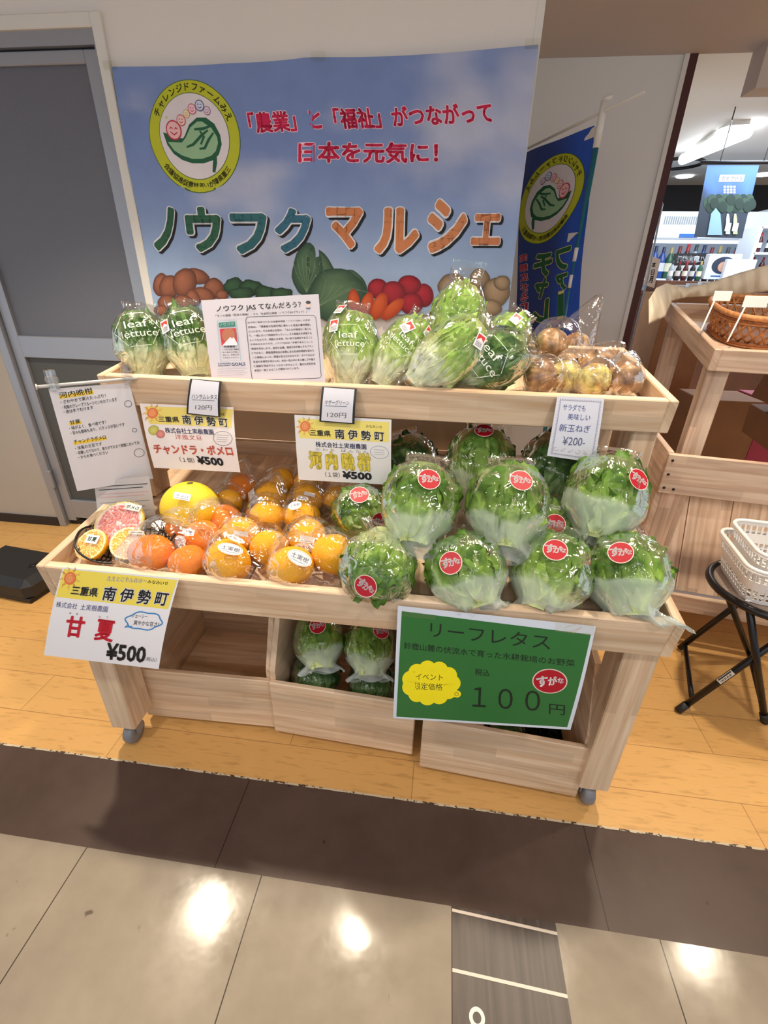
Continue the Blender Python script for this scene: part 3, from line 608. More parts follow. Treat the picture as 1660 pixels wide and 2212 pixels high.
for z in (1.86,1.48,1.1): m.box((0,0,0),(.10,.002,.035),Matrix.Translation(PA+fd*.045+V((0,0,z-1.9)))@Matrix.Rotation(math.atan2(fd.y,fd.x),4,'Z'))
m.build('loop',WPL,pole)
def sheet_at(px,ys,nu=1,nv=1,bulge=0,col=WHT,colfn=None,step=.0004):
    P=[aty(x,y,d) for (x,y),d in zip(px,ys)]; q=quad_surf(P); n=quad_norm(P)
    sf=(lambda u,v:q(u,v)+n*(bulge*math.sin(PI*v)*(.6+.4*u))) if bulge else q
    return Sheet(px,sf,n,nu,nv,col,colfn,step)
YEL=C(244,222,86); YLT=C(250,236,150)
def conv(ox,oy,s): return lambda x,y:(ox+x/s,oy+y/s)
def sun(sh,f,x,y,r,sc):
    for k in range(9):
        a=PI*2*k/9+.2; p0=f(x+r*1.15*math.cos(a),y+r*1.15*math.sin(a)); p1=f(x+r*1.5*math.cos(a+.15),y+r*1.5*math.sin(a+.15)); p2=f(x+r*1.9*math.cos(a),y+r*1.9*math.sin(a))
        sh.line([p0,p1,p2],[r*.35/sc,r*.25/sc,r*.05/sc],C(214,150,70) if k%2 else C(232,186,90),2)
    sh.ell(*f(x,y),r/sc,r/sc,0,C(226,110,58),3,C(240,150,84))
    sh.line([f(x+r*.12*t*math.cos(t*1.9),y+r*.12*t*math.sin(t*1.9)) for t in [.5*i for i in range(13)]],r*.1/sc,C(246,190,130),4)
def placeband(sh,f,b,col=YEL): sh.poly([f(*p) for p in b],col,1)
f=conv(0,1100,3.95); px=[f(535,495),f(1530,590),f(1355,1365),f(375,1245)]
s=sheet_at(px,(.790,.792,.752,.752),14,10,.010)
placeband(s,f,[(548,507),(1515,602),(1452,826),(497,727)]); sun(s,f,606,580,50,3.95)
def TL(sh,f,sc,t,ax,ay,bx,by,h,col,bold=0,ly=2,ol=None):
    a=f(ax,ay); b=f(bx,by)
    if ol: sh.tline(t,*a,*b,h/sc,ol,bold+.05,ly,ref=bold); ly+=1
    sh.tline(t,*a,*b,h/sc,col,bold,ly)
S=3.95
TL(s,f,S,'ええとこやんなぁ～',915,600,1250,622,34,C(250,246,224),.0,3,C(196,168,90)); TL(s,f,S,'みなみいせ',1262,624,1438,640,28,BLK,.005)
TL(s,f,S,'三重県',618,706,845,728,72,BLK,.025,3,YLT); TL(s,f,S,'南 伊 勢 町',885,752,1440,800,112,BLK,.02,3,WHT)
TL(s,f,S,'株式会社',495,810,675,828,48,C(86,90,140),.0); TL(s,f,S,'土実樹農園',702,832,935,852,50,C(86,90,140),.0)
TL(s,f,S,'甘',560,1064,720,1078,190,RED,.028,3); TL(s,f,S,'夏',815,1092,975,1112,192,RED,.028,3)
for t,x,y in (('あ',610,866),('ま',668,874),('な',862,894),('つ',925,898)): TL(s,f,S,t,x,y,x+18,y+2,16,C(120,110,120))
TL(s,f,S,'¥500',900,1275,1240,1305,165,BLK,.03,3); TL(s,f,S,'（税込）',1240,1282,1342,1292,42,C(120,120,130))
bub=[(1250+155*(1+.06*math.sin(6*a))*math.cos(a),922+72*(1+.08*math.sin(6*a))*math.sin(a)) for a in [2*PI*k/40 for k in range(41)]]
s.line([f(*p) for p in bub],10/S,C(58,136,200),2); s.line([f(1120,950),f(1085,975),f(1150,968)],9/S,C(58,136,200),2)
TL(s,f,S,'ジューシー',1145,892,1278,902,34,BLK,0); TL(s,f,S,'爽やかな甘さ！',1160,955,1375,972,42,BLK,0)
tag(s.build('price_sign',PRINT,None,True,True),'white price sign with red lettering and yellow band hung on the rack\'s lower left front','sign')
f=conv(200,600,3.192); S=3.192; px=[f(325,866),f(972,892),f(1020,1342),f(425,1310)]
s=sheet_at(px,(1.118,1.118,1.075,1.085),10,10,.008,C(236,226,222))
placeband(s,f,[(362,886),(970,906),(966,1036),(398,1010)],C(236,214,110)); sun(s,f,420,935,38,S)
TL(s,f,S,'みなみいせ',760,950,920,955,22,BLK)
TL(s,f,S,'三重県',465,998,610,1002,42,BLK,.02,3); TL(s,f,S,'南 伊 勢 町',635,1012,950,1034,66,BLK,.018,3,C(244,236,210))
TL(s,f,S,'株式会社土実樹農園',515,1075,850,1088,40,NAVY,.012); TL(s,f,S,'洋風文旦',585,1118,770,1126,36,C(190,84,70),.0)
TL(s,f,S,'チャンドラ・ポメロ',438,1216,985,1234,72,C(216,98,72),.035,3); TL(s,f,S,'（１個）',612,1272,712,1278,36,BLK); TL(s,f,S,'¥500',735,1286,915,1300,58,BLK,.045,3)
s.ring(*f(910,1112),66/S,50/S,1.0,C(110,116,130),2,rot=.1)
for k in range(4): s.line([f(868,1088+15*k),f(952-6*k,1091+15*k)],.9,C(150,150,160),2)
s.ell(*f(432,1055),38/S,34/S,0,C(168,166,60),2,C(214,206,110)); s.ell(*f(480,1082),30/S,28/S,0,C(186,96,90),3,C(226,150,136))
tag(s.build('price_sign',PRINT,None,True,True),'price sign with orange-red katakana under the left end of the upper tray','sign')
f=conv(640,560,3.192); px=[f(-12,1072),f(658,1106),f(656,1556),f(18,1520)]
s=sheet_at(px,(1.116,1.116,1.085,1.085),10,10,.006,C(232,230,226))
placeband(s,f,[(16,1100),(642,1122),(640,1262),(30,1232)],C(240,222,110)); sun(s,f,66,1152,36,S)
TL(s,f,S,'みなみいせ',485,1160,595,1168,20,BLK); TL(s,f,S,'三重県',100,1216,245,1224,42,BLK,.02,3); TL(s,f,S,'南 伊 勢 町',275,1236,612,1254,66,BLK,.018,3,C(246,240,216))
TL(s,f,S,'株式会社土実樹農園',140,1294,490,1312,38,NAVY,.012); TL(s,f,S,'か わ ち　ば ん か ん',140,1318,500,1336,18,C(140,130,120))
TL(s,f,S,'河 内 晩 柑',98,1440,520,1460,118,C(232,214,70),.03,3,C(190,170,70)); TL(s,f,S,'（１袋）',205,1500,305,1506,36,BLK); TL(s,f,S,'¥500',325,1512,527,1524,54,BLK,.045,3)
s.ring(*f(578,1330),64/S,44/S,1.0,C(150,160,190),2,rot=.15)
for k in range(3): s.line([f(540,1312+16*k),f(612,1315+16*k)],.9,C(170,170,190),2)
tag(s.build('price_sign',PRINT,None,True,True),'price sign with big yellow characters under the middle of the upper tray','sign')
# small black edged tags
for f,cr,t,a,b,lab in ((conv(200,600,3.192),[(675,695),(892,714),(884,962),(648,940)],'ハンサムレタス',(690,826,865,832),(712,905,826,910),'small black-edged price tag under the two leftmost upper lettuces'),(conv(640,560,3.192),[(180,878),(420,893),(403,1137),(160,1120)],'マザーグリーン',(200,1000,368,1004),(215,1088,346,1094),'small black-edged price tag at the middle of the upper tray')):
    s=sheet_at([f(*p) for p in cr],(1.112,1.112,1.095,1.095),1,6,.006,BLK)
    s.poly([f(*p) for p in ((cr[0][0]+14,cr[0][1]+5),(cr[1][0]-16,cr[1][1]+5),(cr[2][0]-16,cr[2][1]-8),(cr[3][0]+14,cr[3][1]-8))],C(226,226,234),1)
    TL(s,f,3.192,t,*a,32,BLK,.0); s.line([f(a[0]+4,a[1]+8),f(a[2]-15,a[3]+10)],.9,BLK,2); TL(s,f,3.192,'120円',*b,36,C(90,88,92),0)
    tag(s.build('price_tag',PRINT,None,True,True),lab,'price tag','black-edged price tags')
f=conv(1100,480,2.964); S=2.964; s=sheet_at([f(310,1113),f(612,1128),f(547,1540),f(244,1495)],(1.112,1.112,1.085,1.085),1,6,.004,C(226,226,236)); BLU=C(58,74,140)
TL(s,f,S,'サラダでも',340,1200,482,1208,40,BLU,.0); TL(s,f,S,'美味しい',368,1258,512,1266,40,BLU); TL(s,f,S,'新玉ねぎ',315,1332,512,1342,48,BLU); TL(s,f,S,'¥200-',335,1420,478,1428,55,C(90,96,130),0)
def fr(u,v): return f(lerp(lerp(310,612,u),lerp(244,547,u),v),lerp(lerp(1113,1128,u),lerp(1495,1540,u),v))
for a0,b0 in (((.07,.05),(.93,.05)),((.93,.05),(.93,.95)),((.93,.95),(.07,.95)),((.07,.95),(.07,.05))):
    for ph in (0,PI): s.line([fr(lerp(a0[0],b0[0],k/60)+.018*math.sin(k*.9+ph),lerp(a0[1],b0[1],k/60)+.014*math.cos(k*.9+ph)) for k in range(61)],.7,C(158,156,178),2)
for k in range(5):
    x=.15+.15*k; s.line([fr(x+.05*math.cos(t*.7+k),.86+.03*math.sin(t*.7)) for t in range(8)],.8,C(186,160,176),2)
tag(s.build('price_sign',PRINT,None,True,True),'white sign with blue handwriting and a scroll border below the onions','sign')
f=conv(560,1300,2.184); S=2.184; s=sheet_at([f(655,18),f(1590,115),f(1470,604),f(633,549)],(.792,.792,.772,.772),10,8,.006,C(214,222,234))
s.poly([f(*p) for p in ((676,43),(1567,152),(1456,590),(650,541))],C(46,112,52),1); DK=C(20,34,24)
TL(s,f,S,'リーフレタス',822,160,1388,222,66,DK,.0); TL(s,f,S,'鈴鹿山麓の伏流水で育った水耕栽培のお野菜',688,216,1492,298,31,DK,.0); TL(s,f,S,'税込',1042,340,1112,346,32,DK)
TL(s,f,S,'１００',1030,492,1338,512,98,DK,-.005); TL(s,f,S,'円',1378,524,1446,531,50,DK)
for k in range(11):
    a=2*PI*k/11; s.ell(*f(825+105*math.cos(a),378+68*math.sin(a)),44/S,40/S,0,C(252,234,24),2,n=20)
s.ell(*f(825,378),118/S,80/S,0,C(252,234,24),2); s.ell(*f(956,430),20/S,17/S,0,C(252,234,24),2); s.ring(*f(954,430),10/S,9/S,1,C(120,110,30),3)
TL(s,f,S,'イベント',750,360,886,365,28,DK); TL(s,f,S,'限定価格',742,408,885,414,34,DK)
def suga(sh,cx,cy,rx,ry,f,sc,L=2,skx=0):
    sh.ell(*f(cx,cy),rx/sc,ry/sc,0,C(238,214,206),L); sh.ell(*f(cx,cy),rx*.93/sc,ry*.93/sc,0,C(176,8,32),L+1)
    for t,dx,dy,h in (('す',-.42,.0,.95),('が',.16,-.02,.72),('な',.62,-.08,.5)): sh.glyph(t,*f(cx+dx*rx,cy+dy*ry),h*ry/sc,-.12,C(248,238,240),.04,L+2)
suga(s,1383,366,77,58,f,S)
gs=s.build('price_sign',PRINT,None,True,True); tag(gs,'large green price sign with a yellow bubble on the rack\'s lower front','sign')
for a in (((672,44),(836,62),(834,84),(672,68)),((1402,68),(1582,84),(1580,160),(1398,140))):
    P=[aty(*f(*p),.786) for p in a]; m=MB(); m.add(P,[(0,1,2,3)]); m.build('tape',TAPE,gs)
# information sheet standing in the upper tray
f=conv(200,600,3.192); S=3.192; cr=[(748,155),(1560,112),(1605,722),(822,690)]
s=sheet_at([f(*p) for p in cr],(1.21,1.21,1.150,1.150),1,1,0,C(206,200,208))
TL(s,f,S,'ノウフク JAS てなんだろう？',850,246,1432,214,50,BLK,.012); TL(s,f,S,'「モノの価値（既存の規格）」から「社会的な価値（ノウフクJASブランド）」',845,277,1470,246,20,BLK,.006)
s.line([f(1036+a,270+b) for a,b in ((20,3),(260,-5),(470,-9),(490,-6),(502,8),(518,150),(540,408),(530,420),(500,424),(65,436),(52,430),(45,415),(4,30),(8,10),(20,3))],1.1,C(60,60,66),2)
body=['2019年に制定された日本農林規格「ノウフクJAS」の正式','名称は、「障害者が生産行程に携わった食品の農林規格」','といいます。その本来の主旨は、「みんなが地域の一員とな','り、一緒になって地域を作っていく」その取組みを評価する','というものです。規格とは本来、均一的で効率的であること','を求めるものですが、ノウフクJASは「多様であること」に','価値を見出します。産地や品種、栽培方法を軸とするブラン','ドではなく、農福連携商品の背景にある社会的価値を認める','この規格によって、障害がある方のみならず、すべての人が','各自の多様性を受け入れ、非均一性の中にある優しさや強さ','に価値を見出すひとつのきっかけとして、豊かな共生社会','実現の一助となることが期待されています。']
for i,t in enumerate(body):
    y=322+29.8*i; TL(s,f,S,t,1052+4.4*i,y,(1495 if i<11 else 1370)+4.0*i,y-18,16,BLK,.008)
s.line([f(*p) for p in ((852,300),(975,292),(1008,572),(880,580),(852,300))],1,C(150,190,200),2)
s.poly([f(*p) for p in ((862,312),(968,304),(972,338),(866,346))],C(36,128,112),2); TL(s,f,S,'ノウフク',872,338,964,331,22,WHT,.02,3)
s.poly([f(*p) for p in ((870,358),(974,350),(986,462),(884,470))],C(196,40,48),2); s.ell(*f(928,400),42/S,50/S,0,C(176,104,72),3)
s.poly([f(*p) for p in ((888,472),(940,412),(952,425),(962,412),(987,458),(988,470))],C(228,222,230),4)
TL(s,f,S,'日本基金',902,486,972,481,14,BLK,.01)
for k,t in enumerate(('ノウフクとは、障害者','等が農林水産業に','携わり、農業生産','の主役となること。')): TL(s,f,S,t,888+2*k,506+18*k,996,501+18*k,11,C(70,66,70),0)
TL(s,f,S,'SUSTAINABLE',862,600,945,596,10,C(60,110,160),.01); TL(s,f,S,'DEVELOPMENT',862,614,945,610,10,C(60,110,160),.01); TL(s,f,S,'GOALS',950,610,1040,606,22,C(40,96,150),.02)
for k in range(4): s.line([f(858,632+14*k),f(1050-20*(k%2),626+14*k)],.8,C(176,172,182),2)
s.ell(*f(1482,188),17/S,19/S,0,C(236,206,186),2); s.ell(*f(1482,172),19/S,11/S,0,BLK,3); s.rect(*f(1466,210),*f(1498,218),C(90,96,120),2)
inf=s.build('information_sheet',PRINT,None,True); tag(inf,'laminated white information sheet standing among the lettuces in the upper tray','sign')
# handwritten sheet clipped on a clear rod
f=conv(0,700,3.773); S=3.773; hc=[(395,530),(1055,478),(1250,1260),(630,1362)]
s=sheet_at([f(*p) for p in hc],(1.015,1.125,1.125,1.015),8,8,.006,C(226,224,230)); YH=C(240,206,70)
for t,a,h,b in (('河内晩柑',(488,600,758,560),46,1),('・さわやかで果汁たっぷり！',(495,645,862,590),30,0),('・和製のグレープフルーツといわれています',(508,686,955,620),30,0),('・皮は手でむけます',(520,720,760,682),28,0),('甘夏',(570,806,655,792),34,1),('・味がよく、食べ頃です！',(565,850,862,798),30,0),('・甘みも酸味もあり、バランスが良いです',(575,888,1015,816),30,0),('チャンドラポメロ',(605,962,862,920),36,1),('・洋風の文旦です',(612,1012,830,972),30,0),('・収穫したてなので、香りがでるまで部屋においてお',(622,1050,1135,962),28,0),('・からお食べください',(640,1086,880,1042),28,0)):
    if b: s.poly([f(a[0]-4,a[1]+6),f(a[2]+5,a[3]+6),f(a[2]-2,a[3]-h*.55),f(a[0]-12,a[1]-h*.5)],YH,1)
    TL(s,f,S,t,*a,h,BLK,.006)
for x,y,r in ((1041,640,31),(1091,848,20),(1130,1035,43)): s.ring(*f(x,y),r/S,r*.85/S,.9,BLK,2)
tag(s.build('handwritten_sheet',PRINT,None,True,True),'white handwritten sheet clipped to a clear rod at the rack\'s left end','sign')
rd=thing('sign_rod',aty(78,836,1.002),'clear plastic rod with two clips holding the handwritten sheet','sign holder')
m=MB(); m.tube([aty(78,836,1.0),aty(318,815,1.135)],.004,8); m.tube([aty(80,836,1.001),aty(77,836,.999)],.007,8); m.build('rod',pm('rod_white',C(206,204,200),.15),rd,True)
for cx,cy,y in ((112,826,1.018),(274,812,1.108)):
    c=aty(cx,cy,y); m=MB(); m.box(c+V((0,-.004,.004)),(.020,.005,.05),bev=.002); m.box(c+V((0,.008,.006)),(.020,.004,.046),bev=.002); m.tube([c+V((-.012,.002,.006)),c+V((.012,.002,.006))],.008,10); m.build('clip',CLEAR,rd)
f=conv(0,700,3.773); s=sheet_at([(203,1040),(322,1028),(338,1120),(212,1118)],(1.07,1.07,1.045,1.045),1,1,0,C(196,190,188))
for k,(y,col) in enumerate(((1048,60),(1055,60),(1064,150),(1071,150),(1083,120),(1095,90),(1104,150))): s.line([(212+k,y+3),(318-12*(k%2)+k,y-4)],1.6 if k<2 else .9,C(col+(70 if k in (2,3) else 0),col,col),2)
tag(s.build('notice_sheet',PRINT,None,True),'printed notice sheet hanging behind the grapefruit half at the rack\'s left end','sign')
# ================================================================== LETTUCES
def frame_at(c,roll,lean=.35):
    # orthonormal frame: Z toward the viewer (leaned up), Y along the leaf axis, X to the side
    n=(CAM-c).normalized(); n=(n+V((0,0,lean))).normalized(); up=V((0,0,1)); up=(up-n*up.dot(n)).normalized()
    y=(Matrix.Rotation(roll,3,n)@up).normalized(); x=y.cross(n)
    return Matrix(((x.x,y.x,n.x,c.x),(x.y,y.y,n.y,c.y),(x.z,y.z,n.z,c.z),(0,0,0,1)))
def prof(t):   # girth of a head along its axis, base 0 .. top 1
    return max(.02,(.50+.5*sstep(0,.40,t))*(1-max(0,t-.55)**2*3.6)**.5 if (1-max(0,t-.55)**2*3.6)>0 else .02)
LEAFY=dict(base=C(214,226,160),mid=C(130,164,66),tip=C(68,112,36))
def lettuce_mesh(name,L,W,D,seed,pal,n=34,ruf=.10,romaine=0):
    rnd=random.Random(seed); m=MB()
    def core(u,v):
        a=u*2*PI; r=prof(v)*.86; return V((W/2*r*math.cos(a),L*(v-.5)*.96,D/2*r*math.sin(a)))
    m.grid(20,12,core,lambda u,v:mixc(pal['base'],pal['mid'],v*1.4),True)
    for i in range(n):
        tier=i/n; ph0=i*2.39996+rnd.uniform(-.25,.25); t0=rnd.uniform(0,.10)+.34*tier*rnd.random(); t1=min(1.04,rnd.uniform(.55,.88)+.26*tier); half=rnd.uniform(.62,1.0)
        br=rnd.uniform(.80,1.2); out=.01+.10*(1-tier)*rnd.random(); sk=rnd.uniform(-.5,.5); o1=rnd.uniform(0,50)
        def fn(u,v):
            U=(u-.5)*2; lob=.10*noise.noise((U*2.6,o1,.5))+.03*noise.noise((U*7,o1,3.5))
            t=t0+(t1-t0+lob*v)*v*(1-.16*U*U*v); a=ph0+U*half*(.32+.68*v**.6)+sk*(v-.4)*.5
            edge=min(1,abs(U)**2*.7+.75*v**2.5)
            rr=prof(min(1,t))*(.90+out*v)+ruf*edge*(1.5*noise.noise((U*2.8,v*3.4,o1))+.9*noise.noise((U*6.5,v*6,o1+9)))+.05*noise.noise((a*2.5,t*5,o1*.1))*v+.05*v**3*max(0,1-tier)
            rr+= .03*math.exp(-(U/.12)**2)*(1-v)
            return V((W/2*rr*math.cos(a),L*(t-.5)+L*ruf*.35*edge*noise.noise((U*5,v*4,o1+20)),D/2*rr*math.sin(a)))
        def cf(u,v):
            U=abs(u-.5)*2; g=sstep(.05+.25*romaine,.55+.2*romaine,v+.25*U*U*(v+.3)); c=mixc(pal['base'],pal['mid'],g); c=mixc(c,pal['tip'],sstep(.55,1.05,v+.15*U+.25*noise.noise((u*5,v*5,o1)))*.8)
            if U<.12: c=mixc(c,pal['base'],.7*(1-v*.8))
            return tuple(min(1,x*br) for x in c[:3])+(1,)
        m.grid(16,16,fn,cf)
    return m
def bag_z(L,W,D,x,y,k=1.07):
    t=y/L+.5; p=prof(max(0,min(1,t))); q=1-min(.98,(x/(W/2*p*k))**2); return D/2*p*k*math.sqrt(max(.02,q))
def bag_mesh(L,W,D,seed,frost=.34,flare=.55,tail=.16,top=.14,k=1.07):
    rnd=random.Random(seed); m=MB(); ph=[rnd.uniform(0,6.3) for _ in range(6)]
    def fn(u,v):
        t=-tail+(1+tail+top)*v; a=2*PI*u; tc_=max(0,min(1,t)); p=prof(tc_)*k; w=W/2*p; d=D/2*p
        if t<0.10:
            s=sstep(.10,-tail,t); w=lerp(w,W/2*flare*1.0,s); d=lerp(d,.004,s)
        if t>.93:
            s=sstep(.93,1+top,t); w=lerp(w,W/2*.62,s); d=lerp(d,.006,s)
        cr=1+.028*math.sin(7*a+ph[0]+6*t)+.020*math.sin(13*a-9*t+ph[1])+.016*math.sin(21*a+17*t+ph[2])*sstep(.75,1.1,t)+.05*math.sin(10*a+ph[3])*sstep(.25,-.05,t)
        sq=lambda c:math.copysign(abs(c)**.86,c)
        return V((w*sq(math.cos(a))*cr,L*(t-.5)+.006*math.sin(5*a+ph[4])*(t<.1),d*sq(math.sin(a))*cr))
    def cf(u,v):
        t=-tail+(1+tail+top)*v; a=2*PI*u; e=frost+.05*math.sin(2*a+ph[5])+.03*math.sin(5*a+ph[1]); g=sstep(e+.015,e-.02,t)*(.42+.16*math.sin(9*a+ph[0])*sstep(.2,-.05,t)) if frost>-.5 else 0
        return (g,g,g,1)
    m.grid(40,34,fn,cf,True); return m
def apply(m,M,tr=None):
    m.v=[M@p for p in m.v]
    if isinstance(tr,float):
        for p in m.v: p.y=max(p.y,tr); p.z=max(p.z,.037)
        return m
    if tr:   # rest on the tray floor and against its boards
        I=tr.M.inverted()
        for i,p in enumerate(m.v):
            q=I@p; f=tr.fl+.002+(.0015*((i*37)%7)/7)
            if q.z<f: q.z=f
            if q.z<.002:
                q.y=max(q.y,.0245); q.x=min(max(q.x,tr.x0+.0245),tr.x1-.0245)
            m.v[i]=tr.M@q
    return m
_stk={}
def sticker_red(parent,M,r=.0245):
    sh=Sheet(None,lambda u,v:M@V(((u-.5)*2*r,(.5-v)*2*r,.0)),(M.to_3x3()@V((0,0,1))),1,1); sh.P=[]
    idf=lambda x,y:(x,y)
    suga(sh,.5,.5,.5,.5,idf,1,0); return sh.build('sticker',PRINT,parent,False)
def surf_frame(M,L,W,D,x,y,off,rot=0,k=1.07):
    z=bag_z(L,W,D,x,y,k); e=.004; zx=(bag_z(L,W,D,x+e,y,k)-bag_z(L,W,D,x-e,y,k))/(2*e); zy=(bag_z(L,W,D,x,y+e,k)-bag_z(L,W,D,x,y-e,k))/(2*e)
    n=V((-zx,-zy,1)).normalized(); up=V((0,1,0)); yv=(up-n*up.dot(n)).normalized(); yv=Matrix.Rotation(rot,3,n)@yv; xv=yv.cross(n); p=V((x,y,z))+n*off
    return M@Matrix(((xv.x,yv.x,n.x,p.x),(xv.y,yv.y,n.y,p.y),(xv.z,yv.z,n.z,p.z),(0,0,0,1)))
def bagged_lettuce(c,roll,L,W,D,seed,label,group,stickers=(),pal=LEAFY,frost=.34,lean=.35,flare=.55,tail=.16,n=26,ruf=.19,rot=0,top=.14,tr=None):
    M=frame_at(c,roll,lean); t=thing('bagged_lettuce',c-V((0,0,D*.45)),label,'lettuce',group)
    apply(lettuce_mesh('h',L,W,D,seed,pal,n,ruf),M,tr+.008 if isinstance(tr,float) else tr).build('lettuce_head',LEAF,t,True)
    apply(bag_mesh(L,W,D,seed+50,frost,flare,tail,top),M,tr).build('plastic_bag',BAGF,t,True)
    for (sx,sy,sr) in stickers: sticker_red(t,surf_frame(M,L,W,D,sx,sy,.005,sr))
    return t,M
DARK=dict(base=C(150,176,120),mid=C(72,112,52),tip=C(36,70,30))  # darker leaves: dark green crate packs, and shade painted into back-row heads
GL='bagged leaf lettuces with round red stickers'
LS=[ # px,py,h above lower tray floor, roll, L,W,D, seed, stickers, label, kwargs
 (820,1222,.080,2.9,.17,.165,.15,1,((.012,.062,2.6),),'bagged leaf lettuce at the front beside the oranges, sticker at its bottom edge',dict(frost=-1,tail=.10,flare=.8)),
 (1008,1238,.080,.45,.17,.165,.15,2,((-.030,.012,-.3),),'front row bagged lettuce second from the oranges, sticker on its left side',dict(frost=.34,flare=.8)),
 (1190,1240,.080,-.10,.18,.165,.15,3,((-.004,.030,.1),),'front row bagged lettuce directly above the right half of the green sign',dict(frost=.25,flare=.8)),
 (1352,1246,.085,.38,.18,.165,.15,4,((-.010,.030,-.2),),'rightmost front bagged lettuce with white bag tail spread out at the tray corner',dict(frost=.40,flare=1.35,tail=.20)),
 (782,1112,.075,.5,.145,.14,.13,5,((.01,.03,-.4),(.02,-.045,-.4)),'bagged lettuce wedged next to the oranges behind the front row',dict(frost=-1)),
 (907,1090,.185,-.12,.19,.165,.15,6,((.012,.035,.1),),'upper bagged lettuce stacked behind, just right of the yellow character sign',dict(frost=.30,flare=1.1,tail=.12)),
 (1095,1098,.185,.06,.19,.170,.15,7,((.022,.040,-.1),),'middle bagged lettuce stacked on the second layer with a wide white bag base',dict(frost=.34,flare=1.25,tail=.14)),
 (1306,1080,.185,.0,.20,.165,.15,8,((.052,.040,-.35),),'large bagged lettuce stacked at the right end with sticker near its right edge',dict(frost=.42,flare=.35,tail=.10)),
 (1195,1150,.080,.1,.15,.14,.13,9,((.0,.0,.1),),'bagged lettuce peeking out low between the stacked ones in the second row',dict(frost=-1)),
 (1037,1005,.150,.0,.20,.17,.16,10,((.0,.070,.0),),'back row bagged lettuce with sticker on its shaded top',dict(frost=.3)),
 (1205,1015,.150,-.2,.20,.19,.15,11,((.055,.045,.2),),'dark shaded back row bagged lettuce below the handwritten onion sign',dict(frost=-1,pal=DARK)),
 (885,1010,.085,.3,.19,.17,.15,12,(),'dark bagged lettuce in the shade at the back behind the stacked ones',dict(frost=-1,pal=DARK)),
]
for px,py,h,roll,L,W,D,seed,st,lab,kw in LS: bagged_lettuce(LT.at(px,py,h),roll,L,W,D,seed,lab,GL,st,tr=LT,**kw)
GC='bagged lettuces in the pine crates'
for (px,py,y,roll,seed,st,lab,fr_) in ((690,1385,1.06,0,21,((-.002,.030,0),),'bagged lettuce lying on top at the left of the middle crate',.30),(800,1400,1.055,0,22,((.03,.035,.0),),'bagged lettuce on top in the middle crate partly behind the green sign',.30),
    (685,1462,1.05,0,23,(),'bagged lettuce underneath at the left of the middle crate',-1),(805,1480,1.04,0,24,(),'bagged lettuce underneath at the right of the middle crate',-1)):
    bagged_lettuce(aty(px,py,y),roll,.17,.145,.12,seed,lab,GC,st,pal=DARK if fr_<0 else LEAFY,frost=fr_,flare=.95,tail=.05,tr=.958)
for (px,py,y,seed,st,lab) in ((1090,1600,1.03,25,((.015,.06,0),),'bagged lettuce low in the rightmost crate, sticker just below the green sign'),(1175,1625,1.03,26,((.0,.065,.0),),'bagged lettuce at the right side inside the rightmost crate')):
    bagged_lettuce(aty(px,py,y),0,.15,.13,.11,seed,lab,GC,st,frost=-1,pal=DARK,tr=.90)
# tall cos-type lettuces on the upper tray
ROM=dict(base=C(242,246,214),mid=C(198,216,124),tip=C(124,168,66)); ROMD=dict(base=C(232,240,200),mid=C(116,154,72),tip=C(44,90,42))
def romaine(px,py,h,roll,L,W,D,seed,label,pal=ROM,txt=None,lab=None,lean=.25,tail=.10,top=.14,group='bagged cos lettuces on the upper tray'):
    c=UT.at(px,py,h); M=frame_at(c,roll,lean); t=thing('bagged_lettuce',c-V((0,0,D*.45)),label,'lettuce',group)
    apply(lettuce_mesh('h',L,W,D,seed,pal,34,.13,1),M,UT).build('lettuce_head',LEAF,t,True)
    apply(bag_mesh(L,W,D,seed+50,-1,.75,tail,top,1.05),M,UT).build('plastic_bag',BAGF,t,True)
    if txt:
        ox,oy,s,rot=txt; cr,sr=math.cos(rot),math.sin(rot)
        def sf(u,v):
            x,y=(u-.5)*s,(.5-v)*s; x,y=ox+x*cr-y*sr,oy+x*sr+y*cr; return M@V((x,y,bag_z(L,W,D,x,y,1.05)+.004))
        sh=Sheet(None,sf,M.to_3x3()@V((0,0,1))); sh.P=[]; cw=C(236,244,228)
        sh.text('leaf',.22,.24,.78,.44,cw,.0,0); sh.text('lettuce',.10,.50,.98,.68,cw,.0,0)
        hx=[(.5+.56*math.cos(PI/6+k*PI/3+PI/2),.48+.5*math.sin(PI/6+k*PI/3+PI/2)) for k in range(7)]
        for a,b in zip(hx,hx[1:]): sh.line([(lerp(a[0],b[0],q),lerp(a[1],b[1],q)) for q in (.04,.2,.4,.6,.8,.96)],.012,cw,0)
        sh.build('bag_lettering',PRINT,t,False)
    if lab:
        for (sx,sy,rot) in lab:
            F=surf_frame(M,L,W,D,sx,sy,.0045,rot,1.05)
            sh=Sheet(None,lambda u,v:F@V(((u-.5)*.026,(.5-v)*.034,0)),F.to_3x3()@V((0,0,1)),1,1,WHT)
            sh.rect(.1,.1,.9,.55,C(206,58,50),1); sh.poly([(.1,.55),(.5,.28),(.9,.5),(.9,.55)],WHT,2)
            for k in range(3): sh.rect(.15,.64+.1*k,.85,.68+.1*k,C(130,130,130),1)
            sh.build('label',PRINT,t,False)
romaine(312,745,.085,-.10,.175,.145,.13,31,'leftmost bagged lettuce on the upper tray with white bag lettering',ROMD,(-.012,.022,.10,.15))
romaine(412,742,.085,.05,.185,.145,.13,32,'second upper bagged lettuce, half behind the information sheet',ROMD,(-.005,.025,.10,.12),((-.052,.035,.2),))
romaine(757,758,.085,-.08,.20,.145,.13,33,'pale bagged lettuce just right of the information sheet',ROM,(-.005,.01,.085,.08),((-.042,.045,.1),(-.03,.09,-.1)))
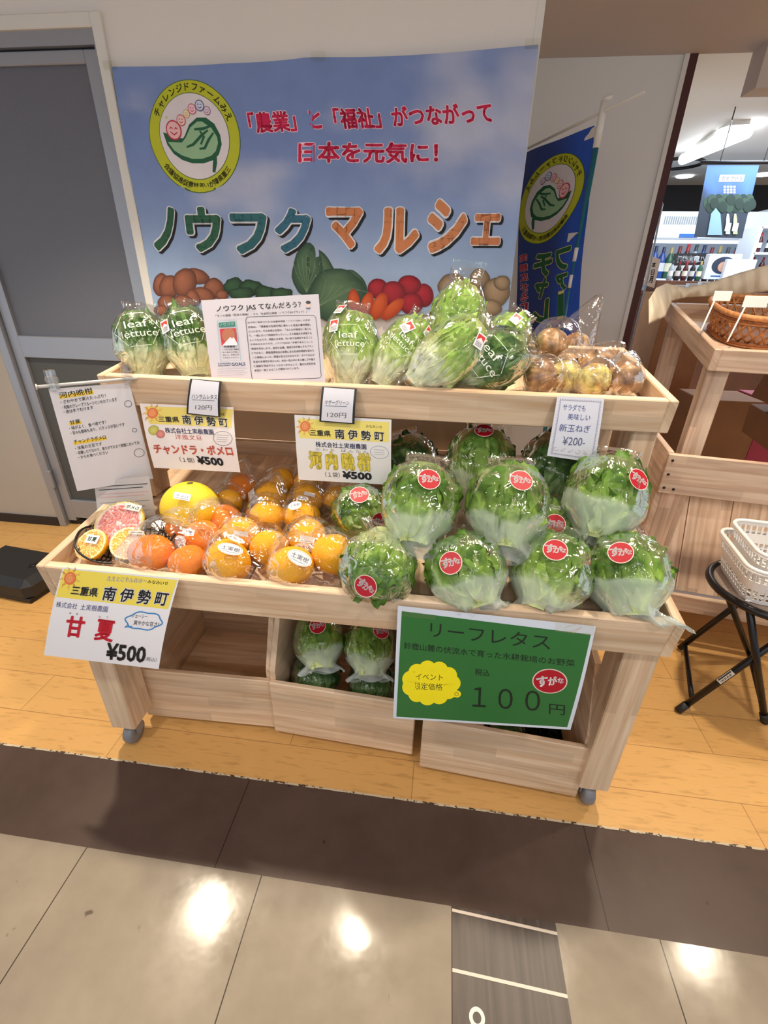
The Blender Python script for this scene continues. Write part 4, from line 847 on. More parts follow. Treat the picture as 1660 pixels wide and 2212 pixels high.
romaine(862,765,.085,-.55,.20,.115,.11,34,'slim tilted bagged lettuce between two larger ones on the upper tray',ROM,(.0,.02,.075,-.2),((-.01,.055,-.5),(.035,.075,-.4)))
romaine(985,712,.130,-.12,.23,.145,.12,36,'tall bagged lettuce standing behind with its twisted bag top reaching the banner onions',ROM,None,None,.15,.1,.24)
romaine(965,770,.105,-.82,.22,.135,.12,35,'large pale leaning bagged lettuce in front with a small red and white label',ROM,None,((.03,.07,.35),))
romaine(1052,782,.085,-1.15,.20,.145,.13,37,'dark green bagged lettuce lying sideways at the right of the leaning one',ROMD,(.0,-.005,.10,.35))
romaine(1085,742,.070,-.5,.17,.13,.12,38,'pale bagged lettuce at the back beside the blue flag',ROM,None,((.0,.06,-.1),))
# ================================================================== ONIONS
def onion_mesh(seed,pale):
    rnd=random.Random(seed); m=MB()
    a0,a1=(C(206,196,120),C(176,150,84)) if pale else (C(178,140,96),C(128,90,58))
    def fn(u,v):
        th=PI*v; a=2*PI*u; r=math.sin(th); z=math.cos(th); rr=r*(1+.012*math.sin(11*a+seed)+.02*math.sin(3*a+seed*2)); z=z*.86
        if v<.16: rr=max(.05*(1-v/.16)+.0,rr*(v/.16)**.5); z+= .22*(1-v/.16)**1.6
        return V((rr,0,z)) if False else V((rr*math.cos(a),rr*math.sin(a),z))
    def cf(u,v):
        g=.5+.5*math.sin(2*PI*u*23+4*noise.noise((u*6,v*3,seed))); p=sstep(-.1,.35,noise.noise((math.cos(2*PI*u)*1.3,math.sin(2*PI*u)*1.3,v*2.4+seed))); c=mixc(mixc(a0,a1,g*.7),C(196,122,60) if pale else C(104,68,44),p*(.45 if pale else .7)); return mixc(c,C(120,92,60),sstep(.14,.02,v))
    m.grid(40,22,fn,cf,True); return m
def onion(c,r,seed,pale,rx,rz,label):
    M=Matrix.Translation(c)@Euler((rx,0,rz)).to_matrix().to_4x4()@Matrix.Scale(r,4); m=onion_mesh(seed,pale); apply(m,M)
    o=m.build('onion',ONION,None,True); return tag(o,label,'onion','new onions on the upper tray')
OG=[]
for k,(px,py,r,pale,rx,rz,lab) in enumerate(((1192,742,.047,0,.4,.3,'brown onion at the back left of the onion pile'),(1245,745,.042,0,.2,-.5,'pale brown onion at the back right of the onion pile, in the rearmost bag'),
  (1228,792,.040,0,.9,.4,'onion in the middle of the pile showing a pale flank'),(1288,790,.046,0,.5,-.6,'brown onion in the middle bag at the right'),
  (1168,815,.047,0,1.3,.8,'brown onion at the front left of the onion pile'),(1222,812,.040,1,1.2,-.3,'yellowish onion second from the left at the front of the pile'),
  (1283,822,.044,1,1.9,.5,'greenish yellow onion at the front with its root end turned to the viewer'),(1347,818,.046,0,1.0,-.9,'rightmost onion with peeling orange skin'))):
    c=UT.at(px,py,r*.93+(.03 if k in (0,) else 0)); OG.append((c,r)); onion(c,r,k+1,pale,rx,rz,lab)
def blob_bag(items,seed,label,cat='plastic bag',group=None,knot=None,pad=1.10,name='clear_bag',tr=None,res=(34,22)):
    # film wrapped over a set of spheres: support of the set along each direction
    rnd=random.Random(seed); ctr=sum((c for c,r in items),V())/len(items); ph=[rnd.uniform(0,6) for _ in range(4)]
    def sup(d):
        # radial distance to the softened union
        best=0
        for c,r in items:
            q=c-ctr; b=q.dot(d); disc=b*b-(q.length_squared-(r*pad)**2)
            if disc>0: best=max(best,b+math.sqrt(disc))
            best=max(best,(b+r*pad)*.93)
        return best
    fl=min((c-tr.M.translation).dot(tr.eh)-r for c,r in items) if tr else None
    m=MB()
    def fn(u,v):
        th=PI*v; a=2*PI*u; d=V((math.sin(th)*math.cos(a),math.sin(th)*math.sin(a),math.cos(th)))
        s=sup(d)*(1+.02*math.sin(9*a+ph[0]+5*v)*math.sin(th)+.015*math.sin(16*a-11*v+ph[1])*math.sin(th))
        p=ctr+d*s
        if knot is not None:
            w=max(0,d.dot(knot.normalized())); p+=knot*(w**10)
        if tr:
            hh=(p-tr.M.translation).dot(tr.eh)-fl
            if hh<.002: p+=tr.eh*(.002-hh)
        return p
    m.grid(*res,fn,lambda u,v:(0,0,0,1),True)
    o=m.build(name,FILM,None,True); return tag(o,label,cat,group)
GB='clear bags of onions'
blob_bag([OG[0],OG[1]],1,'rearmost clear bag of onions with its twisted end sticking up',group=GB,knot=V((.05,.03,.075)),tr=UT)
blob_bag([OG[2],OG[3]],2,'clear bag around the two middle onions',group=GB,knot=V((.03,0,.02)),tr=UT)
blob_bag([OG[4],OG[5]],3,'clear bag around the two front left onions',group=GB,tr=UT)
blob_bag([OG[6],OG[7]],4,'clear bag around the two front right onions',group=GB,knot=V((.02,.02,.02)),tr=UT)
m=MB()
for px,py in ((1157,776),(1157,842)):
    c=UT.at(px,py,.012); m=MB(); m.box(c,(.018,.010,.004),bev=.001); m.box(c+V((.006,.003,.003)),(.010,.006,.004),bev=.001)
    tag(m.build('bag_tie',pm('yellow_tie',C(228,206,50),.5) if 'yellow_tie' not in MATS else MATS['yellow_tie']),'yellow bag tie '+('behind the front left onion bag' if py<800 else 'at the front edge below the left onion bag'),'bag tie','yellow bag ties')
# ================================================================== CITRUS
def citrus_mat(n,c1,c2,sc=14,bs=.5):
    m,nt,N,L,B=newmat(n); tc=N.new('ShaderNodeTexCoord'); t=N.new('ShaderNodeTexNoise'); t.inputs['Scale'].default_value=sc; t.inputs['Detail'].default_value=4; L.new(tc.outputs['Object'],t.inputs['Vector'])
    r=N.new('ShaderNodeValToRGB'); r.color_ramp.elements[0].position=.35; r.color_ramp.elements[0].color=c1; r.color_ramp.elements[1].position=.65; r.color_ramp.elements[1].color=c2; L.new(t.outputs['Fac'],r.inputs['Fac']); L.new(r.outputs[0],B.inputs['Base Color'])
    v=N.new('ShaderNodeTexVoronoi'); v.inputs['Scale'].default_value=420; L.new(tc.outputs['Object'],v.inputs['Vector']); b=N.new('ShaderNodeBump'); b.inputs['Strength'].default_value=bs; b.inputs['Distance'].default_value=.0012; L.new(v.outputs['Distance'],b.inputs['Height']); L.new(b.outputs[0],B.inputs['Normal'])
    B.inputs['Roughness'].default_value=.38; B.inputs['Subsurface Weight'].default_value=.0; return m
ORD=citrus_mat('deep_orange_peel',C(236,120,4),C(244,140,10)); ORY=citrus_mat('golden_orange_peel',C(250,168,6),C(254,188,20)); POM=citrus_mat('pomelo_peel',C(232,190,30),C(246,216,56),9,.6)
STEMM=pm('stem_scar',C(90,84,40),.7)
def citrus_proto(name,mat,r,sq,seed):
    m=MB(); rnd=random.Random(seed); ph=rnd.uniform(0,6)
    def fn(u,v):
        th=PI*v; a=2*PI*u; rr=math.sin(th)*(1+.018*math.sin(3*a+ph)+.012*math.sin(5*a)); z=math.cos(th)*sq; z-=.07*math.exp(-(th/.22)**2)
        return V((r*rr*math.cos(a),r*rr*math.sin(a),r*z))
    m.grid(36,22,fn,None,True); o=m.build(name,mat,None,True,org=(0,0,0)); 
    k=MB(); k.lathe([(.004,r*(sq-.075)),(.0045,r*(sq-.05)),(.002,r*(sq-.04))],8); k.build('stem_scar',STEMM,o,True); return o
PR={'d':citrus_proto('amanatsu_orange',ORD,1,.84,1),'y':citrus_proto('golden_orange',ORY,1,.88,2)}
for o in PR.values():
    for ch in o.children:
        ch.data.transform(Matrix.Diagonal((5,5,1,1)))
FR=[('d',337,1198,.053,'A'),('d',406,1221,.045,'A'),('d',441,1168,.047,'A'),('d',408,1140,.047,'A'),('d',479,1141,.043,'A'),
 ('y',492,1214,.055,'B'),('y',528,1150,.050,'B'),('y',574,1186,.048,'B'),
 ('y',619,1228,.054,'C'),('y',699,1200,.054,'C'),('y',647,1160,.050,'C'),
 ('y',575,1117,.048,'D'),('y',582,1080,.046,'D'),('y',652,1112,.048,'E'),('y',668,1084,.046,'E'),('y',497,1092,.043,'F'),('d',514,1066,.043,'F'),('y',610,1042,.045,'G'),('y',660,1045,.042,'G'),('y',728,1078,.046,'H')]
FLAB=['deep orange fruit at the far left of the front bag, beside the wire basket','deep orange fruit at the front of the leftmost bag','deep orange fruit in the middle of the leftmost bag','deep orange fruit directly in front of the big yellow pomelo','deep orange fruit at the back right of the leftmost bag',
 'golden orange at the front of the middle bag with greenish base','golden orange at the back of the middle front bag','golden orange at the right of the middle front bag',
 'golden orange lying foremost in the right front bag','golden orange at the right end of the front fruit next to the lettuces','golden orange at the back of the right front bag',
 'golden orange in front of the labelled one in the second row','golden orange under two oval labels in the second row','golden orange of the second row right bag, front one','golden orange of the second row right bag, back one','small golden orange just right of the pomelo','shaded orange behind the small one right of the pomelo','shaded orange at the back under the yellow character sign','shaded orange at the back right under the yellow character sign','shaded orange next to the rear lettuces']
pos=[]; 
for k,px,py,r,b in FR: pos.append([LT.at(px,py,r*.93),r])
def keep_in(T,c,r):
    q=T.M.inverted()@c; q.y=max(q.y,.024+r*.86); return T.M@q
for it in range(60):   # settle: push apart along the tray
    for i in range(len(pos)):
        for j in range(i):
            d=pos[i][0]-pos[j][0]; d-=LT.eh*d.dot(LT.eh)*.0; l=d.length; mn=(pos[i][1]+pos[j][1])*.985
            if 0<l<mn:
                q=d*((mn-l)/l*.5); q-=LT.eh*q.dot(LT.eh); pos[i][0]+=q; pos[j][0]-=q
        pos[i][0]=keep_in(LT,*pos[i])
random.seed(11); bags={}; used={}
for (k,px,py,r,b),(c,_),lab in zip(FR,pos,FLAB):
    o=PR[k] if k not in used else copy_tree(PR[k]); used[k]=1
    o.location=c; o.scale=(r,r,r); o.rotation_euler=(random.uniform(-.9,.5),random.uniform(-.6,.6),random.uniform(0,6)); tag(o,lab,'orange','deep orange citrus fruit' if k=='d' else 'golden citrus fruit'); bags.setdefault(b,[]).append((c,r))
GBF='clear bags of citrus fruit'
BL={'A':'clear bag around the deep orange fruit at the left','B':'clear bag around the golden oranges in the front middle','C':'clear bag around the golden oranges at the front right, next to the lettuces','D':'clear bag of golden oranges in the second row with three pale labels','E':'clear bag of golden oranges in the second row at the right','F':'clear bag around the small oranges right of the pomelo','G':'clear bag of shaded oranges at the very back','H':'clear bag around the orange next to the rear lettuces'}
KN={'A':V((-.05,-.02,-.01)),'B':V((.03,-.04,-.01)),'C':V((.035,-.045,-.015)),'D':V((0,.03,.02)),'E':V((.04,.0,.0)),'G':V((.03,.02,.05)),'F':V((0,.04,.03)),'H':V((.03,0,.02))}
BO={}
for b,it in bags.items(): BO[b]=blob_bag(it,ord(b),BL[b],group=GBF,knot=KN[b],tr=LT,pad=1.07,res=(44,26))
def oval_label(parent,px,py,c,r,w,h,txt,kind='oval',rot=0):
    # small paper label lying on the film over a fruit
    d=ray(px,py); q=c-CAM; t=q.dot(d)/d.length_squared; cl=CAM+d*t; off=(cl-c); rr=r*1.09
    if off.length>rr*.98: off=off.normalized()*rr*.98
    p=c+off-d.normalized()*math.sqrt(max(0,rr*rr-off.length_squared)); n=(p-c).normalized(); n=(n+(CAM-p).normalized()*.3).normalized(); p+=n*.003
    x=V((1,0,0)); x=(x-n*x.dot(n)).normalized(); x=Matrix.Rotation(rot,3,n)@x; y=n.cross(x)
    sh=Sheet(None,lambda u,v:p+x*((u-.5)*w)+y*((.5-v)*h),n,1,1,WHT)
    if kind=='oval': sh.P=[]; sh.ell(.5,.5,.5,.5,0,C(236,234,234),0,n=30); sh.ring(.5,.5,.46,.45,.02,C(170,176,190),1)
    if txt: sh.text(txt,.14,.28,.86,.64,C(70,86,110),.0,2)
    if kind=='oval': sh.line([(.2,.74),(.5,.78),(.8,.74)],.03,C(120,130,150),2)
    else: sh.rect(.1,.76,.9,.82,C(140,140,140),1)
    return sh.build('label',PRINT,parent,False)
def lab_on(b,i,px,py,w,h,txt,kind='oval',rot=0): c,r=bags[b][i]; oval_label(BO[b],px,py,c,r,w,h,txt,kind,rot)
lab_on('A',2,373,1188,.055,.032,'土実樹','oval',-.1); lab_on('A',2,393,1166,.044,.022,'みかん','oval',-.05); lab_on('A',2,408,1150,.034,.015,'甘夏','rect',-.1)
lab_on('B',0,498,1187,.056,.027,'土実樹'); lab_on('B',0,509,1166,.045,.018,'みかん'); lab_on('B',1,521,1153,.034,.012,None,'rect')
lab_on('C',0,647,1206,.058,.034,'土実樹','oval',-.2); lab_on('C',2,658,1182,.048,.026,'みかん','oval',-.1); lab_on('C',2,664,1165,.036,.016,None,'rect',-.1)
lab_on('D',1,550,1078,.034,.022,'みかん','oval',.4); lab_on('D',1,568,1087,.044,.020,'土実樹','oval',.3); lab_on('D',1,541,1065,.030,.018,None,'rect',.4)
lab_on('E',0,638,1093,.036,.024,'土実樹','oval',.3); lab_on('E',1,655,1077,.034,.016,'みかん','oval'); lab_on('E',1,669,1068,.030,.010,None,'rect',-.1)
# pomelo
pc=LT.at(412,1097,.070); m=MB()
def pf(u,v):
    th=PI*v; a=2*PI*u; rr=math.sin(th)*(1+.015*math.sin(3*a)+.01*math.sin(2*a+1)); z=math.cos(th)*.9+.03*math.exp(-(th/.5)**2)-.07*math.exp(-(th/.12)**2); return V((.076*rr*math.cos(a),.076*rr*math.sin(a),.076*z))
m.grid(40,26,pf,None,True); apply(m,Matrix.Translation(pc)@Euler((-.15,.05,0)).to_matrix().to_4x4()); pmo=m.build('pomelo',POM,None,True); tag(pmo,'big yellow pomelo behind the oranges with a small white label','pomelo')
m=MB(); m.lathe([(.001,-.004),(.007,-.003),(.008,.002),(.003,.004)],10); apply(m,Matrix.Translation(pc+V((.004,.012,.0655)))); m.build('stem_scar',STEMM,pmo,True)
oval_label(pmo,394,1073,pc,.072,.040,.018,'あまなつ'[:0] or 'ポメロ','rect',-.05)
# wire basket with citrus halves
bc=LT.at(247,1172,.0); q_=LT.M.inverted()@bc; q_.y=max(q_.y,.122); q_.x=max(q_.x,LT.x0+.022+.120); bc=LT.M@q_; ex=V((math.cos(.40),0,0))+LT.es*math.sin(.40); es=LT.es*math.cos(.40)-V((math.sin(.40),0,0)); eh=LT.eh
bk=thing('wire_basket',bc,'shallow black wire basket holding the cut citrus halves','wire basket')
def bpt(x,y,z): return bc+ex*x+es*y+eh*z
def rim(a,k=1): c,s=math.cos(a),math.sin(a); return (.122*k*math.copysign(abs(c)**.75,c),.088*k*math.copysign(abs(s)**.75,s))
m=MB(); m.tube([bpt(*rim(2*PI*k/60),.034+.018*math.cos(2*2*PI*k/60)) for k in range(60)],.0028,8,closed=True); m.tube([bpt(*rim(2*PI*k/60,.62),.004) for k in range(60)],.002,6,closed=True); m.build('rim',BLACKM,bk,True)
m=MB()
for i in range(21):
    x=-.113+.226*i/20; ym=.088*(1-(abs(x)/.122)**2.67)**(1/2.67); pts=[]
    for q in range(13):
        y=lerp(-ym,ym,q/12); e=max((abs(y)/.088)**2.5,(abs(x)/.122)**2.5); pts.append(bpt(x,y,.003+(.014+.034*(x/.122)**2)*min(1,max(e,(abs(y)/max(ym,.001))**6))+.012*(x/.128)**2*0))
    m.tube(pts,.0017,5,caps=False)
for i in range(4):
    a=-.06+.04*i; m.tube([bpt(lerp(-.10,.10,q/12),a,.003+.040*(abs(lerp(-.10,.10,q/12))/.112)**3) for q in range(13)],.0013,5,caps=False)
m.build('wires',BLACKM,bk,True)
def half(name,c,n,r,peel,label,cat,seed,flesh,seg,pith,rim_,thick):
    n=n.normalized(); x=V((1,0,0)); x=(x-n*x.dot(n)).normalized(); y=n.cross(x); M=Matrix(((x.x,y.x,n.x,c.x),(x.y,y.y,n.y,c.y),(x.z,y.z,n.z,c.z),(0,0,0,1)))
    t=thing(name,c-n*r*.8,label,cat,'cut citrus halves in the wire basket')
    m=MB(); m.lathe([(r*math.cos(a)*.999,-r*.86*math.sin(a)) for a in [PI/2*k/10*.98 for k in range(11)]],36,M); m.build('peel',peel,t,True)
    m=MB(); nr,na=22,96
    def fn(u,v): a=2*PI*u; return M@V((r*v*math.cos(a),r*v*math.sin(a),.0012+.002*noise.noise((math.cos(a)*v*9+seed,math.sin(a)*v*9,0))))
    def cf(u,v):
        a=u*seg+.15*noise.noise((v*4,u*3,seed)); fr_=abs((a%1)-.5)*2; st=noise.noise((math.cos(2*PI*u)*v*16,math.sin(2*PI*u)*v*16,seed))
        if v>1-thick*.35: return rim_
        if v>1-thick: return pith
        if v<.10: return pith
        if fr_>.90: return pith
        return mixc(flesh[0],flesh[1],.5+.9*st+.25*math.sin(40*v+6*math.sin(30*u)))
    m.grid(na,nr,fn,cf,True); m.build('cut_face',CUTF,t,False); return t,M,x,y,n
def face_label(t,M,r,x0,y0,w,h,txt,rot=0):
    R=M@Matrix.Translation((x0,y0,.006))@Matrix.Rotation(rot,4,'Z'); sh=Sheet(None,lambda u,v:R@V(((u-.5)*w,(.5-v)*h,0)),R.to_3x3()@V((0,0,1)),1,1,C(238,238,232))
    if txt: sh.text(txt,.12,.2,.88,.75,C(30,84,70),.02,1)
    else: sh.rect(.1,.4,.9,.55,C(150,140,110),1)
    sh.build('label',PRINT,t,False)
PNK=[C(214,70,66),C(246,196,190)]; PITH=C(246,234,212)
t,M,*_=half('grapefruit_half',LT.at(257,1131,.066),V((.05,-.62,.78)),.062,POM,'cut pink grapefruit half wrapped in film, largest in the wire basket','grapefruit',3,PNK,13,C(250,222,214),C(236,214,130),.14); face_label(t,M,.064,.024,.046,.044,.018,'ポメロ',-.1)
mm=MB(); mm.lathe([(.068*math.cos(a),.012*math.sin(a)+.002) for a in [-PI/2*.6+PI/2*1.55*k/10 for k in range(11)]],30,M); mm.build('film_wrap',FILM,t,True)
t,M,*_=half('orange_half',LT.at(196,1176,.046),V((-.10,-.62,.78)),.041,ORY,'cut orange half with a printed label at the left of the wire basket','orange',5,[C(226,130,20),C(250,216,130)],11,C(250,232,178),C(240,206,110),.10); face_label(t,M,.044,.004,.012,.036,.022,'甘夏',-.1)
t,M,*_=half('orange_half',LT.at(277,1173,.046),V((.20,-.58,.79)),.043,ORY,'cut orange half with a visible white centre at the right of the wire basket','orange',7,[C(232,146,30),C(250,206,110)],11,C(252,236,190),C(244,214,120),.12); face_label(t,M,.047,.012,.028,.036,.010,None,.15)
# ================================================================== SECOND STAND AT THE RIGHT
SO=V((.835,1.63,0)); SR=-.16; RM=Matrix.Translation(SO)@Matrix.Rotation(SR,4,'Z')
st=thing('display_stand',SO,'pine display stand with a sloping plank bin and upper tray at the right edge','display stand')
def sb(name,c,size,M=None,parent=None,mat=None,bev=.0025):
    m=MB(); m.box(c,size,RM@M if M else RM,bev=bev); o=m.build(name,mat or PINEDK,parent or st); ORG[o.name]=SO; return o
TT=Matrix.Translation((0,0,1.118))@Matrix.Rotation(TH,4,'X')
tr=sb('upper_tray',(.65,.36,-.05),(1.26,.70,.014),TT)
sb('front_board',(.65,.011,-.033),(1.256,.022,.068),TT,tr); sb('side_board',(.011,.36,-.033),(.022,.72,.068),TT,tr); sb('side_board',(1.289,.36,-.033),(.022,.72,.068),TT,tr); sb('back_board',(.65,.71,-.033),(1.256,.022,.068),TT,tr)
for x,y in ((.045,.075),(1.25,.075),(.045,.66),(1.25,.66)): sb('leg',(x,y,.53 if y<.3 else .58),(.062,.062,1.06 if y<.3 else 1.16),None,None,None,.003)
lb=sb('front_board',(.63,-.04,.715),(1.36,.02,.142)); sb('side_board',(-.04,.30,.49),(.02,.66,.60))
sp=Matrix.Translation((.63,-.02,.245))@Matrix.Rotation(math.radians(64),4,'X')
m=MB()
for k in range(9): m.box((-.585+.146*k,.225,0),(.143,.45,.014),RM@sp,bev=.001)
m.build('sloping_back',PINEDK,st)
sb('bottom_rail',(.63,-.04,.205),(1.36,.02,.07)); sb('corner_post',(.0,-.015,.43),(.06,.03,.43)); sb('bottom_shelf',(.63,.3,.18),(1.32,.62,.016))
m=MB()
for x,z in ((-.035,.765),(-.035,.715),(-.035,.665),(-.005,.663)): m.lathe([(.0001,0),(.004,0),(.004,.002),(.0001,.002)],10,RM@Matrix.Translation((x,-.051,z))@Matrix.Rotation(PI/2,4,'X'))
for k,(x,z) in enumerate(((-.035,.765),(-.035,.715),(-.035,.665),(-.005,.663))):
    m=MB(); m.lathe([(.0001,-.001),(.0045,-.001),(.0045,.002),(.0001,.002)],10,RM@Matrix.Translation((x,-.050,z))@Matrix.Rotation(PI/2,4,'X')); m.build('screw',BLACKM,lb,True)
CARD=pm('cardboard',C(150,104,68),.75,var=.12)
for k,(cx,cy,cz,sx,sy,sz,ry,lab) in enumerate(((.50,.36,.94,.30,.26,.15,.22,'tilted brown cardboard box lying under the upper tray of the right stand'),(.56,.40,.80,.36,.34,.12,-.05,'flat brown cardboard box lowest under the upper tray of the right stand'))):
    t=MB(); t.box((cx,cy,cz),(sx,sy,sz),RM@Matrix.Translation((cx,cy,cz))@Matrix.Rotation(ry,4,'Y')@Matrix.Translation((-cx,-cy,-cz)),bev=.002); bx=t.build('cardboard_box',CARD); tag(bx,lab,'box')
    ORG[bx.name]=V(bx.location); t=MB(); t.box((cx,cy-sy/2-.001,cz),(.05,.001,sz),RM@Matrix.Translation((cx,cy,cz))@Matrix.Rotation(ry,4,'Y')@Matrix.Translation((-cx,-cy,-cz))); t.build('tape',pm('brown_tape',C(120,80,48),.3) if 'brown_tape' not in MATS else MATS['brown_tape'],bx)
# wicker baskets, cloth and card holders on the stand
WICK=attr_mat('wicker',.6,.3,70,.4,120)
def wicker(name,c,rx,ry,h,rz,label,lattice=False):
    t=thing(name,c,label,'basket','wicker baskets on the right stand'); M=Matrix.Translation(c)@Matrix.Rotation(rz,4,'Z')@Matrix.Rotation(TH,4,'X')
    def ringpts(k,z,n=56,ph=0,amp=0): return [M@V((rx*k*math.copysign(abs(math.cos(2*PI*i/n))**.7,math.cos(2*PI*i/n))*(1+amp*(-1)**(i+ph)),ry*k*math.copysign(abs(math.sin(2*PI*i/n))**.7,math.sin(2*PI*i/n))*(1+amp*(-1)**(i+ph)),z)) for i in range(n)]
    m=MB(); nl=int(h/.0075)
    for j in range(nl):
        if lattice and 1<j<nl-3: continue
        m.tube(ringpts(.86+.14*j/nl,.004+j*.0075,56,j,.008),.0045,5,C(150,92,50) if j%2 else C(186,124,72),closed=True)
    m.build('woven_side' if not lattice else 'woven_bands',WICK,t,True)
    if lattice:
        m=MB()
        for i in range(30):
            for dsg in (-1,1):
                a=2*PI*i/30; b=a+dsg*.42; m.tube([M@V((rx*.86*math.cos(a),ry*.86*math.sin(a),.012)),M@V((rx*.95*math.cos((a+b)/2),ry*.95*math.sin((a+b)/2),h*.5)),M@V((rx*math.cos(b),ry*math.sin(b),h))],.004,5,C(176,116,66))
        m.build('lattice',WICK,t,True)
    m=MB(); m.tube(ringpts(1.0,h,48),.009,8,C(190,130,78),closed=True); m.build('rim',WICK,t,True)
    m=MB(); pts=ringpts(.86,.004,40); m.add(pts,[tuple(range(40))],C(110,70,40)); m.build('bottom',WICK,t)
    return t
TRAYP=lambda x,y,h=0: RM@TT@V((x,y,-.043+h))
wicker('wicker_basket',TRAYP(.22,.36,.002),.15,.20,.10,SR,'dark open lattice wicker basket at the left of the right stand',True)
wicker('wicker_basket',TRAYP(.60,.33,.002),.20,.17,.10,SR-.1,'coiled brown wicker basket at the right edge of the photo')
CLOTH=pm('linen_cloth',C(246,234,208),.85,bump=.3,bscale=300)
m=MB(); top=[(1402,648),(1418,622),(1440,612),(1480,622),(1530,612),(1590,592),(1660,572)]; bot=[(1402,700),(1438,684),(1452,650),(1484,642),(1532,640),(1592,640),(1662,628)]; dep=[2.05,2.15,2.28,2.30,2.28,2.24,2.18]
def cl(u,v):
    q=u*6; i=min(5,int(q)); f=q-i; a=[lerp(top[i][k],top[i+1][k],f) for k in (0,1)]; b=[lerp(bot[i][k],bot[i+1][k],f) for k in (0,1)]; d=lerp(dep[i],dep[i+1],f)
    return aty(lerp(a[0],b[0],v),lerp(a[1],b[1],v),d-.015*math.sin(v*PI)+.014*math.sin(u*41+v*4)*v+.006*math.sin(u*90))
m.grid(60,10,cl); c_=m.build('linen_cloth',CLOTH,None,True); sm=c_.modifiers.new('thick','SOLIDIFY'); sm.thickness=.0015; tag(c_,'beige linen cloth draped along the back of the right stand','cloth')
for k,(a,b,w,hh,lab) in enumerate((((1545,648),(1514,716),.055,.030,'white price card on a thin post, left one on the right stand'),((1612,660),(1572,738),.075,.035,'white price card on a thin post at the right edge of the photo'))):
    pa=aty(*a,1.80); pb=aty(*b,1.72); t=thing('card_holder',pb,lab,'price card','price cards on the right stand')
    m=MB(); m.tube([pb,pa],.0028,6); m.build('post',WPL,t,True)
    m=MB(); m.box(pa+V((w*.35,0,.012)),(w,.003,hh),bev=.001); cdo=m.build('card',pm('white_card',C(226,226,224),.5) if 'white_card' not in MATS else MATS['white_card'],t)
# ================================================================== STOOL AND PLASTIC BASKETS
SC=V((1.06,1.32,0)); sto=thing('folding_stool',SC,'black folding stool with a round seat carrying white plastic baskets','stool')
m=MB(); m.lathe([(.02,.448),(.150,.448),(.152,.455),(.146,.462),(.02,.464)],40,Matrix.Translation(SC)); m.build('seat',pm('seat_fabric',C(150,132,120),.8,bump=.3,bscale=500),sto,True)
m=MB(); m.tube([SC+V((.160*math.cos(2*PI*k/48),.160*math.sin(2*PI*k/48),.452)) for k in range(48)],.012,10,closed=True); m.build('seat_rim',BLACKM,sto,True)
A=V((.880,1.217,.012)); B=V((1.01,1.53,.012)); A2=V((1.165,1.25,.44)); B2=V((1.19,1.47,.44)); D1=V((1.145,1.212,.012)); D2=V((1.26,1.50,.012)); E1=V((.955,1.225,.44)); E2=V((.97,1.44,.44))
for n,(p,q) in zip(('leg','leg','leg','leg'),((A,A2),(B,B2),(D1,E1),(D2,E2))): m=MB(); m.tube([p,q],.0105,12); m.build(n,BLACKM,sto,True)
m=MB(); m.tube([A.lerp(A2,.10),B.lerp(B2,.06)],.008,10); m.build('cross_bar',BLACKM,sto,True)
m=MB(); m.tube([D1.lerp(E1,.10),D2.lerp(E2,.10)],.008,10); m.build('cross_bar',BLACKM,sto,True)
m=MB()
for p in (A,D1):
    m=MB(); d=((A2 if p is A else E1)-p).normalized(); m.tube([p-d*.008,p+d*.03],.013,10); m.build('foot_cap',BLACKP,sto,True)
d=(A2-A).normalized(); c_=A.lerp(A2,.36); nn=(CAM-c_).normalized(); nn=(nn-d*nn.dot(d)).normalized(); up=d.cross(nn); m=MB()
sh=Sheet(None,lambda u,v:c_+d*((u-.5)*.055)+up*((v-.5)*.016)+nn*.0118,nn,1,1,C(220,214,200)); sh.rect(.06,.1,.94,.36,C(40,38,36),1)
for k in range(9): sh.rect(.12+.085*k,.5,.15+.085*k+.03*(k%2),.85,C(60,58,56),1)
sh.build('label',PRINT,sto,False)
WB=pm('white_basket_plastic',C(232,230,228),.4)
